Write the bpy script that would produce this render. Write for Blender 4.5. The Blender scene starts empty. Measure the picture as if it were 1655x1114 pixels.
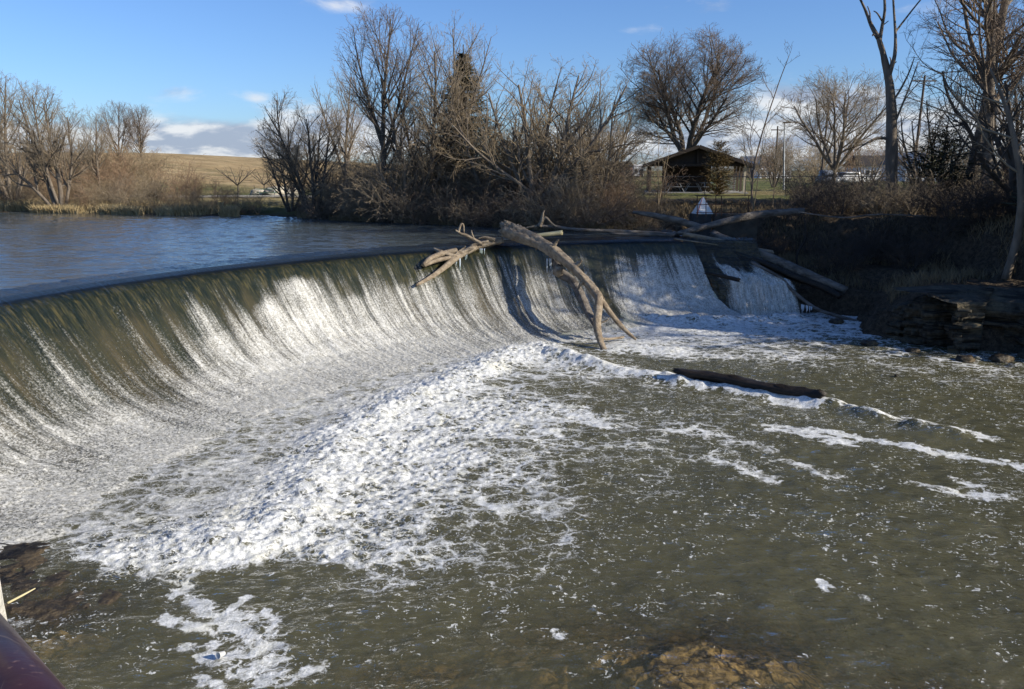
import bpy, bmesh, math, random
import numpy as np
from mathutils import Vector, Matrix
R = math.radians
sc = bpy.context.scene
col = sc.collection

# ------------------------------------------------------------ camera
F = 1274.0; HZ = 275.0; CH = 6.2            # focal length in photo pixels, horizon row, eye height above the pool
PITCH = math.atan((557 - HZ) / F)
cd = bpy.data.cameras.new('camera'); cam = bpy.data.objects.new('camera', cd); col.objects.link(cam)
cam.location = (0, 0, CH); cam.rotation_euler = (math.pi/2 - PITCH, 0, 0)
cd.sensor_width = 36; cd.lens = 36 * F / 1655; cd.clip_start = 0.05; cd.clip_end = 6000
sc.camera = cam
# ------------------------------------------------------------ sky and sun
SUN_DIR = Vector((0.85, -0.32, 0.44)).normalized()
SUN_EL = math.asin(SUN_DIR.z); SUN_AZ = math.atan2(SUN_DIR.x, SUN_DIR.y)
sc.view_settings.view_transform = 'Standard'; sc.view_settings.look = 'None'
sc.view_settings.exposure = 0.6; sc.view_settings.gamma = 1
SKY_STRENGTH = 0.082
sd = bpy.data.lights.new('sun', 'SUN'); sun = bpy.data.objects.new('sun', sd); col.objects.link(sun)
sd.energy = 4.6; sd.angle = R(0.5); sd.color = (1.0, 0.92, 0.78)
sun.rotation_euler = SUN_DIR.to_track_quat('Z', 'Y').to_euler()
sc.cycles.max_bounces = 8; sc.cycles.transparent_max_bounces = 12
sc.cycles.use_denoising = True
try: sc.cycles.denoiser = 'OPENIMAGEDENOISE'
except Exception: pass
sc.cycles.sample_clamp_indirect = 4

def ray(px, py):
    u = (px - 827.5) / F; v = (557 - py) / F
    return (u, math.cos(PITCH) + v*math.sin(PITCH), -math.sin(PITCH) + v*math.cos(PITCH))
def atZ(px, py, z=0.0):                     # point of the place seen at a photo pixel, lying at height z
    d = ray(px, py); t = (z - CH) / d[2]
    return Vector((d[0]*t, d[1]*t, z))
def atY(px, py, Y):                         # the same, lying at distance Y
    d = ray(px, py); t = Y / d[1]
    return Vector((d[0]*t, Y, CH + d[2]*t))

# ------------------------------------------------------------ node helper
class NT:
    def __init__(s, tree): s.t = tree; s.n = tree.nodes; s.l = tree.links
    def node(s, kind, **kw):
        n = s.n.new(kind)
        for k, v in kw.items():
            if k == 'ins':
                for a, b in v.items():
                    if b is None: continue
                    if hasattr(b, 'links') or isinstance(b, bpy.types.NodeSocket): s.l.new(b, n.inputs[a])
                    else: n.inputs[a].default_value = b
            else: setattr(n, k, v)
        return n
    def math(s, op, a, b=None, c=None, clamp=False):
        n = s.n.new('ShaderNodeMath'); n.operation = op; n.use_clamp = clamp
        for i, v in enumerate((a, b, c)):
            if v is None: continue
            if isinstance(v, bpy.types.NodeSocket): s.l.new(v, n.inputs[i])
            else: n.inputs[i].default_value = v
        return n.outputs[0]
    def vmul(s, vec, xyz):
        n = s.n.new('ShaderNodeVectorMath'); n.operation = 'MULTIPLY'; s.l.new(vec, n.inputs[0]); n.inputs[1].default_value = xyz
        return n.outputs[0]
    def vadd(s, a, b):
        n = s.n.new('ShaderNodeVectorMath'); n.operation = 'ADD'
        for i, v in enumerate((a, b)):
            if isinstance(v, bpy.types.NodeSocket): s.l.new(v, n.inputs[i])
            else: n.inputs[i].default_value = v
        return n.outputs[0]
    def noise(s, vec, scale, detail=4, rough=0.55, dist=0.0, out=0):
        n = s.n.new('ShaderNodeTexNoise'); s.l.new(vec, n.inputs['Vector'])
        n.inputs['Scale'].default_value = scale; n.inputs['Detail'].default_value = detail
        n.inputs['Roughness'].default_value = rough; n.inputs['Distortion'].default_value = dist
        return n.outputs[out]
    def voro(s, vec, scale, feature='F1', out='Distance', rnd=1.0):
        n = s.n.new('ShaderNodeTexVoronoi'); n.feature = feature; s.l.new(vec, n.inputs['Vector'])
        n.inputs['Scale'].default_value = scale; n.inputs['Randomness'].default_value = rnd
        return n.outputs[out]
    def ramp(s, fac, stops, interp='LINEAR'):
        n = s.n.new('ShaderNodeValToRGB'); e = n.color_ramp.elements; n.color_ramp.interpolation = interp
        while len(e) < len(stops): e.new(0.5)
        for el, (p, c) in zip(e, stops):
            el.position = p; el.color = (c, c, c, 1) if isinstance(c, (int, float)) else (*c, 1)
        s.l.new(fac, n.inputs[0]); return n.outputs[0]
    def mix(s, fac, a, b, blend='MIX'):
        n = s.n.new('ShaderNodeMix'); n.data_type = 'RGBA'; n.blend_type = blend
        for i, v in ((0, fac), (6, a), (7, b)):
            if isinstance(v, bpy.types.NodeSocket): s.l.new(v, n.inputs[i])
            elif i == 0: n.inputs[0].default_value = v
            else: n.inputs[i].default_value = (*v, 1)
        return n.outputs[2]
    def step(s, x, lo, hi):                 # smooth step
        n = s.n.new('ShaderNodeMapRange'); n.interpolation_type = 'SMOOTHSTEP'
        for k, v in (('Value', x), ('From Min', lo), ('From Max', hi)):
            if isinstance(v, bpy.types.NodeSocket): s.l.new(v, n.inputs[k])
            else: n.inputs[k].default_value = v
        return n.outputs[0]
    def bump(s, h, strength, dist, normal=None):
        n = s.n.new('ShaderNodeBump'); n.inputs['Strength'].default_value = strength; n.inputs['Distance'].default_value = dist
        s.l.new(h, n.inputs['Height'])
        if normal: s.l.new(normal, n.inputs['Normal'])
        return n.outputs[0]
    def fresnel(s, normal, f0=.02):
        g = s.n.new('ShaderNodeNewGeometry'); d = s.n.new('ShaderNodeVectorMath'); d.operation = 'DOT_PRODUCT'
        s.l.new(g.outputs['Incoming'], d.inputs[0]); s.l.new(normal, d.inputs[1])
        c = s.math('SUBTRACT', 1, s.math('ABSOLUTE', d.outputs['Value']), clamp=True)
        return s.math('ADD', f0, s.math('MULTIPLY', s.math('POWER', c, 5), 1-f0))
    def attr(s, name):
        n = s.n.new('ShaderNodeAttribute'); n.attribute_name = name; return n.outputs['Fac']
def new_mat(name):
    m = bpy.data.materials.new(name); m.use_nodes = True; m.node_tree.nodes.clear()
    t = NT(m.node_tree); return m, t
def finish(t, shader): 
    o = t.n.new('ShaderNodeOutputMaterial'); t.l.new(shader, o.inputs[0])
def pbsdf(t, color, rough=0.8, normal=None, spec=0.5, metal=0.0, ior=1.45):
    n = t.n.new('ShaderNodeBsdfPrincipled')
    for k, v in (('Base Color', color), ('Roughness', rough), ('Normal', normal), ('Specular IOR Level', spec), ('Metallic', metal), ('IOR', ior)):
        if v is None: continue
        if isinstance(v, bpy.types.NodeSocket): t.l.new(v, n.inputs[k])
        elif k == 'Base Color': n.inputs[k].default_value = (*v, 1)
        else: n.inputs[k].default_value = v
    return n.outputs[0]

# ------------------------------------------------------------ world
w = bpy.data.worlds.new('World'); sc.world = w; w.use_nodes = True; w.node_tree.nodes.clear()
t = NT(w.node_tree)
sky = t.node('ShaderNodeTexSky', sky_type='NISHITA'); sky.sun_disc = False
sky.sun_elevation = SUN_EL; sky.sun_rotation = SUN_AZ
sky.altitude = 200; sky.air_density = 1.0; sky.dust_density = 0.7; sky.ozone_density = 1.6
tc = t.node('ShaderNodeTexCoord').outputs['Generated']
sep = t.node('ShaderNodeSeparateXYZ', ins={0: tc})
az = t.math('ARCTAN2', sep.outputs[0], sep.outputs[1]); el = t.math('ARCSINE', sep.outputs[2])
ae = t.node('ShaderNodeCombineXYZ', ins={0: az, 1: t.math('MULTIPLY', el, 2.6), 2: 0.0}).outputs[0]
n1 = t.noise(ae, 7.5, 8, 0.6, 0.3)
n2 = t.noise(ae, 30, 6, 0.6)
def pix_dir(px, py):
    d = Vector(ray(px, py)).normalized(); return math.atan2(d.x, d.y), math.asin(d.z)
def blob(px, py, wx, wy, amp):              # a cloud bank round a direction of the sky
    a, e = pix_dir(px, py); wx /= F; wy /= F
    dx = t.math('DIVIDE', t.math('SUBTRACT', az, a), wx); dy = t.math('DIVIDE', t.math('SUBTRACT', el, e), wy)
    r2 = t.math('ADD', t.math('MULTIPLY', dx, dx), t.math('MULTIPLY', dy, dy))
    return t.math('MULTIPLY', t.math('POWER', 2.718, t.math('MULTIPLY', r2, -1.0)), amp)
blobs = [(345, 226, 190, 34, 1.15), (560, 215, 160, 45, 0.95), (60, 225, 120, 36, 0.75), (1340, 165, 120, 32, 0.95), (1300, 225, 360, 50, 1.0),
         (980, 235, 200, 40, 0.8), (570, 8, 60, 16, 0.42), (1170, 8, 60, 14, 0.4), (1020, 50, 40, 12, 0.3), (285, 152, 42, 14, 0.42), (415, 160, 26, 12, 0.34),
         (1600, 215, 120, 60, 0.85), (1460, 12, 60, 20, 0.36), (-400, 210, 300, 50, 0.8), (2100, 200, 300, 60, 0.8)]
tot = None
for b in blobs:
    o = blob(*b); tot = o if tot is None else t.math('MAXIMUM', tot, o)
cm = t.math('ADD', tot, t.math('MULTIPLY', t.math('SUBTRACT', n1, 0.5), 1.3))
cm = t.math('ADD', cm, t.math('MULTIPLY', t.math('SUBTRACT', n2, 0.5), 0.35))
cmask = t.step(cm, 0.22, 0.80)
shade = t.noise(t.vadd(ae, (0.0, -0.035, 0.0)), 7.5, 8, 0.6, 0.3)
lit = t.step(t.math('SUBTRACT', n1, shade), -0.09, 0.09)
ccol = t.mix(lit, (3.1, 3.6, 4.7), (7.0, 7.1, 7.3))
skc = t.mix(1.0, sky.outputs[0], (0.64, 0.88, 1.30), 'MULTIPLY')
skc = t.mix(t.math('MULTIPLY', cmask, 0.88), skc, ccol)
bg = t.node('ShaderNodeBackground', ins={'Color': skc, 'Strength': SKY_STRENGTH})
wo = t.node('ShaderNodeOutputWorld', ins={0: bg.outputs[0]})

# ------------------------------------------------------------ numpy noise
def _h(ix, iy, seed):
    n = (ix.astype(np.int64)*374761393 + iy.astype(np.int64)*668265263 + seed*974634777) & 0x7fffffff
    n = ((n ^ (n >> 13)) * 1274126177) & 0x7fffffff
    return ((n ^ (n >> 16)) & 0xffff) / 65535.0
def vn(x, y, seed=0):
    ix = np.floor(x); iy = np.floor(y); fx = x-ix; fy = y-iy
    fx = fx*fx*fx*(fx*(fx*6-15)+10); fy = fy*fy*fy*(fy*(fy*6-15)+10)
    a = _h(ix, iy, seed); b = _h(ix+1, iy, seed); c = _h(ix, iy+1, seed); d = _h(ix+1, iy+1, seed)
    return (a*(1-fx)+b*fx)*(1-fy)+(c*(1-fx)+d*fx)*fy
def fbm(x, y, oct=4, seed=0, gain=0.5):
    s = 0; a = 1; tt = 0
    for o in range(oct):
        s = s + a*vn(x*2**o+o*17.3, y*2**o-o*9.1, seed+o); tt += a; a *= gain
    return s/tt
def ss(x, a, b):
    q = np.clip((x-a)/(b-a), 0, 1); return q*q*(3-2*q)
def seg_dist(x, y, pts, vals=None):          # distance to a polyline, and the value interpolated along it
    best = np.full(np.shape(x), 1e9); bv = np.zeros(np.shape(x))
    for i in range(len(pts)-1):
        ax, ay = pts[i][0], pts[i][1]; bx, by = pts[i+1][0], pts[i+1][1]
        L2 = (bx-ax)**2+(by-ay)**2 + 1e-9
        q = np.clip(((x-ax)*(bx-ax)+(y-ay)*(by-ay))/L2, 0, 1)
        d = np.hypot(x-(ax+q*(bx-ax)), y-(ay+q*(by-ay)))
        m = d < best; best = np.where(m, d, best)
        if vals is not None: bv = np.where(m, vals[i]+q*(vals[i+1]-vals[i]), bv)
    return (best, bv) if vals is not None else best
def inside(x, y, poly):
    c = np.zeros(np.shape(x), bool); n = len(poly); j = n-1
    for i in range(n):
        xi, yi = poly[i][0], poly[i][1]; xj, yj = poly[j][0], poly[j][1]
        if yi != yj:
            c ^= ((yi > y) != (yj > y)) & (x < (xj-xi)*(y-yi)/(yj-yi)+xi)
        j = i
    return c

# ------------------------------------------------------------ mesh helpers
def mesh_obj(name, verts, faces, mat, parent=None, smooth=False, mats=None, fm=None):
    me = bpy.data.meshes.new(name)
    me.from_pydata([tuple(v) for v in verts], [], faces); me.update()
    return _link(name, me, mat, parent, smooth)
def _link(name, me, mat, parent=None, smooth=False):
    if mat: me.materials.append(mat)
    if smooth: me.polygons.foreach_set('use_smooth', [True]*len(me.polygons))
    o = bpy.data.objects.new(name, me); col.objects.link(o); o.parent = parent
    return o
def np_mesh(name, V, Fq, k):                # V (n,3), Fq (m,k)
    me = bpy.data.meshes.new(name); V = np.asarray(V, np.float32); Fq = np.asarray(Fq, np.int32)
    me.vertices.add(len(V)); me.vertices.foreach_set('co', V.ravel())
    me.loops.add(Fq.size); me.loops.foreach_set('vertex_index', Fq.ravel())
    me.polygons.add(len(Fq)); me.polygons.foreach_set('loop_start', np.arange(len(Fq), dtype=np.int32)*k)
    me.update(calc_edges=True); me.validate()
    if UPWARD and k == 4 and sum(me.polygons[i].normal.z for i in range(0, len(me.polygons), max(1, len(me.polygons)//50))) < 0: me.flip_normals()
    return me
UPWARD = True
def grid_faces(nr, nc):
    i = np.arange(nr-1)[:, None]*nc + np.arange(nc-1)[None, :]
    return np.stack([i, i+1, i+nc+1, i+nc], -1).reshape(-1, 4)
def set_attr(me, name, arr):
    a = me.attributes.new(name, 'FLOAT', 'POINT'); a.data.foreach_set('value', np.asarray(arr, np.float32).ravel())
def tag(o, label=None, cat=None, group=None, kind=None):
    for k, v in (('label', label), ('category', cat), ('group', group), ('kind', kind)):
        if v: o[k] = v
    return o
def empty(name, loc, label=None, cat=None, group=None, rz=0):
    o = bpy.data.objects.new(name, None); col.objects.link(o); o.location = loc; o.rotation_euler = (0, 0, rz)
    o.empty_display_size = 0.2
    return tag(o, label, cat, group)
def copy_tree(o, parent=None):
    c = o.copy(); col.objects.link(c); c.parent = parent
    for ch in list(o.children): copy_tree(ch, c)
    return c
def box(bm, c, s, rz=0, rx=0, bev=0):
    r = bmesh.ops.create_cube(bm, size=1)
    M = Matrix.Translation(c) @ Matrix.Rotation(rz, 4, 'Z') @ Matrix.Rotation(rx, 4, 'X') @ Matrix.Diagonal((*s, 1))
    bmesh.ops.transform(bm, matrix=M, verts=r['verts'])
    if bev:
        es = list({e for v in r['verts'] for e in v.link_edges}); bmesh.ops.bevel(bm, geom=es, offset=bev, segments=2, affect='EDGES')
def bar(bm, a, b, r, n=8, r2=None):
    a = Vector(a); b = Vector(b); d = b-a; q = bmesh.ops.create_cone(bm, cap_ends=True, segments=n, radius1=r, radius2=r if r2 is None else r2, depth=d.length)
    bmesh.ops.transform(bm, matrix=Matrix.Translation((a+b)/2) @ d.to_track_quat('Z', 'Y').to_matrix().to_4x4(), verts=q['verts'])
def bm_obj(name, bm, mat, parent=None, smooth=False):
    me = bpy.data.meshes.new(name); bm.to_mesh(me); bm.free(); return _link(name, me, mat, parent, smooth)
def tube(pts, rad, n=10, rough=0.0, seed=0, jag=0.0, sub=4, freq=1.0):
    """one knotty log or limb along a bent line; returns verts, faces"""
    pts = [Vector(p) for p in pts]; P = []; Rr = []
    for i in range(len(pts)-1):             # Catmull-Rom
        p0 = pts[max(i-1, 0)]; p1 = pts[i]; p2 = pts[i+1]; p3 = pts[min(i+2, len(pts)-1)]
        for k in range(sub):
            q = k/sub
            P.append(0.5*((2*p1)+(p2-p0)*q+(2*p0-5*p1+4*p2-p3)*q*q+(-p0+3*p1-3*p2+p3)*q**3)); Rr.append(rad[i]*(1-q)+rad[i+1]*q)
    P.append(pts[-1]); Rr.append(rad[-1])
    rnd = random.Random(seed); ph = [rnd.uniform(0, 6.28) for _ in range(6)]
    V = []; Fc = []; nrm = None; L = 0
    for i, p in enumerate(P):
        d = (P[min(i+1, len(P)-1)]-P[max(i-1, 0)]).normalized()
        if nrm is None: nrm = d.orthogonal().normalized()
        nrm = (nrm - d*nrm.dot(d)).normalized(); bn = d.cross(nrm)
        if i: L += (P[i]-P[i-1]).length
        for k in range(n):
            a = 2*math.pi*k/n
            d_ = 1; e = 1 + (rnd.uniform(-.5, .5)*rough if i % 2 else 0) + rough*(0.5*math.sin(2*a+ph[0]+L*0.6*freq)+0.35*math.sin(3*a+ph[1]-L*1.1*freq)+0.3*math.sin(5*a+ph[2]+L*0.4)+0.25*math.sin(L*2.3*freq+ph[3])+0.32*math.sin(7*a+ph[4]+L*1.7)*math.sin(L*3.1+ph[5])+.22*math.sin(4*a-L*2.9+ph[5])) + rnd.uniform(-.35, .35)*rough
            off = d*rnd.uniform(-jag, jag) if (i in (0, len(P)-1) and jag) else Vector((0, 0, 0))
            V.append(p+(nrm*math.cos(a)+bn*math.sin(a))*Rr[i]*e+off)
    for i in range(len(P)-1):
        for k in range(n):
            Fc.append((i*n+k, i*n+(k+1) % n, (i+1)*n+(k+1) % n, (i+1)*n+k))
    c0 = len(V); V.append(P[0]); c1 = len(V); V.append(P[-1])
    for k in range(n):
        Fc.append((c0, (k+1) % n, k)); Fc.append((c1, (len(P)-1)*n+k, (len(P)-1)*n+(k+1) % n))
    return V, Fc
def tubes_obj(name, specs, mat, parent=None, smooth=True):
    V = []; Fc = []
    for s in specs:
        v, f = tube(**s); b = len(V); V += v; Fc += [tuple(i+b for i in q) for q in f]
    if parent is not None and parent.type == 'EMPTY':
        o = parent.location; V = [Vector(v)-o for v in V]
    return mesh_obj(name, V, Fc, mat, parent, smooth)

# ------------------------------------------------------------ materials
MAT = {}
def simple(name, c1, c2=None, scale=4, rough=0.8, bump=0.3, bd=0.02, spec=0.3, stretch=(1, 1, 1), detail=6, metal=0, lo=0.3, hi=0.7):
    m, t = new_mat(name); co = t.node('ShaderNodeTexCoord').outputs['Object']; co = t.vmul(co, stretch)
    n = t.noise(co, scale, detail, 0.62); f = t.step(n, lo, hi)
    c = t.mix(f, c1, c2 or c1)
    n2 = t.noise(co, scale*4, 4, 0.6)
    c = t.mix(t.math('MULTIPLY', n2, 0.5), c, tuple(x*0.55 for x in c1))
    finish(t, pbsdf(t, c, rough, t.bump(n2, bump, bd) if bump else None, spec, metal)); MAT[name] = m; return m
simple('bark_grey', (0.13, 0.105, 0.08), (0.24, 0.195, 0.15), 5, stretch=(1, 1, .3), bump=.6)
simple('bark_dark', (0.075, 0.06, 0.048), (0.13, 0.108, 0.085), 5, stretch=(1, 1, .3), bump=.6)
simple('bark_pale', (0.26, 0.23, 0.19), (0.42, 0.38, 0.31), 6, stretch=(1, 1, .3), bump=.4)
simple('twig_grey', (0.22, 0.175, 0.12), (0.32, 0.255, 0.175), .7, bump=0)
simple('twig_tan', (0.25, 0.19, 0.115), (0.36, 0.275, 0.17), .7, bump=0)
simple('twig_brown', (0.15, 0.11, 0.08), (0.22, 0.165, 0.12), .7, bump=0)
simple('twig_red', (0.27, 0.175, 0.11), (0.36, 0.25, 0.155), .7, bump=0)
simple('twig_dark', (0.06, 0.048, 0.04), (0.105, 0.085, 0.068), .7, bump=0)
simple('needle', (0.030, 0.034, 0.017), (0.058, 0.058, 0.032), 1.5, bump=0, rough=.7)
simple('needle_brown', (0.10, 0.07, 0.028), (0.17, 0.115, 0.045), 1.5, bump=0, rough=.7)
simple('wood_lit', (0.20, 0.15, 0.10), (0.44, 0.36, 0.26), 5, rough=.85, bump=1, bd=.08, stretch=(.5, 1, 1))
simple('wood_grey', (0.09, 0.077, 0.064), (0.27, 0.235, 0.20), 5, rough=.85, bump=1, bd=.08, stretch=(.4, 1, 1))  # darker copy of wood_lit, carries the shade on the right-hand logs
simple('wood_wet', (0.010, 0.008, 0.006), (0.035, 0.026, 0.018), 6, rough=.5, bump=.9, bd=.03, stretch=(.4, 1, 1))
simple('wood_yellow', (0.50, 0.42, 0.22), (0.62, 0.54, 0.32), 4, rough=.7, bump=.4)
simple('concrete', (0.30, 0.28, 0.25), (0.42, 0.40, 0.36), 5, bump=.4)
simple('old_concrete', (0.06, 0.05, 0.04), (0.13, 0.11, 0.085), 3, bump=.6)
simple('shaded_block', (0.045, 0.045, 0.045), (0.07, 0.07, 0.068), 5, bump=.4)  # concrete with the shade on the block put into its colour
simple('stone_wall', (0.42, 0.39, 0.33), (0.60, 0.57, 0.50), 9, bump=.9, bd=.02)
simple('rock_pale', (0.40, 0.36, 0.28), (0.55, 0.50, 0.40), 3, bump=.6)
simple('white_paint', (0.78, 0.76, 0.72), (0.84, 0.83, 0.80), 8, rough=.5, bump=.1)
simple('red_faded', (0.60, 0.18, 0.14), (0.72, 0.34, 0.28), 12, rough=.6, bump=.1)
simple('roof_dark', (0.032, 0.026, 0.022), (0.055, 0.045, 0.038), 8, rough=.8)
simple('wood_dark', (0.035, 0.026, 0.02), (0.06, 0.045, 0.033), 8, rough=.8, stretch=(1, 1, 8))
simple('wood_post', (0.10, 0.075, 0.055), (0.16, 0.12, 0.09), 8, rough=.8)
simple('post_sunlit', (0.55, 0.47, 0.33), (0.62, 0.54, 0.40), 8, rough=.7)  # post wood with sunlight put into its colour, front right post only
simple('metal_dark', (0.03, 0.03, 0.032), (0.05, 0.05, 0.052), 8, rough=.5, metal=.3)
simple('metal_galv', (0.32, 0.33, 0.34), (0.42, 0.43, 0.44), 8, rough=.45, metal=.6)
simple('rust', (0.07, 0.035, 0.022), (0.12, 0.06, 0.035), 20, rough=.8)
simple('wall_white', (0.74, 0.75, 0.76), (0.80, 0.80, 0.80), 1, rough=.7)
simple('wall_brick', (0.20, 0.12, 0.09), (0.28, 0.17, 0.13), 3, rough=.8)
simple('roof_blue', (0.06, 0.09, 0.14), (0.09, 0.12, 0.18), 2, rough=.5)
simple('glass_dark', (0.02, 0.025, 0.03), (0.04, 0.045, 0.05), 2, rough=.12, spec=.8, bump=0)
simple('rubber', (0.015, 0.015, 0.015), (0.03, 0.03, 0.03), 9, rough=.9)
simple('car_grey', (0.22, 0.23, 0.25), (0.26, 0.27, 0.29), 1, rough=.3, bump=0)
simple('table_green', (0.06, 0.12, 0.075), (0.09, 0.16, 0.10), 8, rough=.6)
simple('dry_grass', (0.34, 0.255, 0.13), (0.52, 0.41, 0.23), .6, rough=.9, bump=0)
simple('dull_grass', (0.17, 0.125, 0.07), (0.26, 0.195, 0.11), .6, rough=.9, bump=0)
# ice
m, t = new_mat('ice'); finish(t, pbsdf(t, (0.5, 0.56, 0.62), .15, None, .6)); MAT['ice'] = m
# railing paint
m, t = new_mat('rail_paint'); co = t.node('ShaderNodeTexCoord').outputs['Object']
n = t.noise(co, 6, 5); c = t.mix(t.step(n, .35, .65), (0.022, 0.010, 0.014), (0.038, 0.016, 0.020)); sp = t.noise(co, 70, 4)
c = t.mix(t.step(sp, .6, .75), c, (0.12, 0.07, 0.06))
scr = t.noise(t.vmul(co, (3, 3, 160)), 1.0, 4, .7); c = t.mix(t.step(scr, .62, .70), c, (.10, .07, .06)); ro_ = t.math('ADD', .18, t.math('MULTIPLY', t.noise(co, 14, 5), .35))
finish(t, pbsdf(t, c, ro_, t.bump(sp, .25, .003), .6)); MAT['rail_paint'] = m
# layered rock
def rock_mat(name, c1, c2, c3, rough=.75, lay=9):
    m, t = new_mat(name); co = t.node('ShaderNodeTexCoord').outputs['Object']
    big = t.noise(co, .8, 6, .6); sm = t.noise(co, 6, 8, .65)
    l = t.noise(t.vmul(co, (.35, .35, lay)), 1.0, 4, .6, .4)
    c = t.mix(t.step(sm, .35, .7), c1, c2); c = t.mix(t.step(big, .5, .7), c, c3)
    c = t.mix(t.step(l, .52, .62), c, tuple(x*.4 for x in c1))
    h = t.math('ADD', t.math('MULTIPLY', l, 1.2), sm)
    finish(t, pbsdf(t, c, rough, t.bump(h, .9, .12), .35)); MAT[name] = m
rock_mat('rock', (0.045, 0.04, 0.03), (0.10, 0.083, 0.056), (0.16, 0.13, 0.078), .95)
rock_mat('rock_wet', (0.025, 0.02, 0.014), (0.09, 0.065, 0.035), (0.14, 0.10, 0.05), .35)
# dam face: wet concrete with algae
m, t = new_mat('dam_wet'); uv = t.node('ShaderNodeUVMap').outputs[0]
vsep = t.node('ShaderNodeSeparateXYZ', ins={0: uv}).outputs[1]
a = t.noise(t.vmul(uv, (1.2, .18, 1)), 1.0, 6, .6, .3); b_ = t.noise(t.vmul(uv, (9, .8, 1)), 1.0, 5, .65)
g = t.noise(t.vmul(uv, (22, 14, 1)), 1.0, 5, .7)
c = t.mix(t.step(a, .35, .65), (0.018, 0.024, 0.013), (0.085, 0.064, 0.036))
c = t.mix(t.step(b_, .45, .7), c, (0.035, 0.034, 0.022)); c = t.mix(t.step(g, .6, .75), c, (0.26, 0.19, 0.10))
alg = t.step(t.math('ADD', vsep, t.math('MULTIPLY', t.noise(t.vmul(uv, (1.6, .5, 1)), 1.0, 5, .6), 1.6)), 2.5, 1.4)
sm_ = t.noise(t.vmul(uv, (10, 2.2, 1)), 1.0, 5, .7, .4); ac = t.mix(t.step(b_, .4, .65), (.006, .010, .004), (.030, .030, .013)); ac = t.mix(t.step(sm_, .48, .66), ac, (.085, .068, .030))
c = t.mix(alg, c, ac)
finish(t, pbsdf(t, c, .35, t.bump(g, .5, .03), .5)); MAT['dam_wet'] = m

# ground: grass, dirt, leaf litter by attribute
m, t = new_mat('ground'); co = t.node('ShaderNodeTexCoord').outputs['Object']
n = t.noise(co, .25, 8, .6); f = t.noise(co, 5, 6, .7); gg = t.noise(co, 22, 4, .7)
grass = t.mix(t.step(n, .35, .65), (0.12, 0.14, 0.040), (0.21, 0.20, 0.07)); grass = t.mix(t.step(gg, .4, .7), grass, (0.05, 0.055, 0.02))
tan = t.mix(t.step(n, .35, .65), (0.33, 0.235, 0.12), (0.46, 0.34, 0.18)); st_ = t.noise(t.vmul(co, (.06, .5, 1)), 1.0, 5, .6); tan = t.mix(t.step(st_, .5, .66), tan, (.24, .19, .095)); tan = t.mix(t.step(f, .5, .75), tan, (0.19, 0.13, 0.07))
dirt = t.mix(t.step(f, .35, .7), (0.045, 0.034, 0.024), (0.13, 0.098, 0.066)); dirt = t.mix(t.step(gg, .55, .7), dirt, (0.20, 0.15, 0.09))
c = t.mix(t.attr('tan'), grass, tan); c = t.mix(t.attr('dirt'), c, dirt)
finish(t, pbsdf(t, c, .95, t.bump(t.math('ADD', f, gg), .8, .15), .15)); MAT['ground'] = m

# calm upper water
m, t = new_mat('pond'); co = t.node('ShaderNodeTexCoord').outputs['Object']
a = t.noise(t.vmul(co, (.55, 1.5, 1)), 1.6, 5, .6, .3); b_ = t.noise(t.vmul(co, (1, 2.2, 1)), 6, 3, .5)
gust = t.step(t.noise(t.vmul(co, (.05, .12, 1)), 1.0, 3, .5), .3, .7)
h = t.math('ADD', t.math('MULTIPLY', a, 1.0), t.math('MULTIPLY', b_, .22)); h = t.math('MULTIPLY', h, t.math('ADD', .55, t.math('MULTIPLY', gust, .6)))
finish(t, pbsdf(t, (0.055, 0.066, 0.066), .05, t.bump(h, 1.0, .05), .5, 0, 1.33)); MAT['pond'] = m

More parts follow.
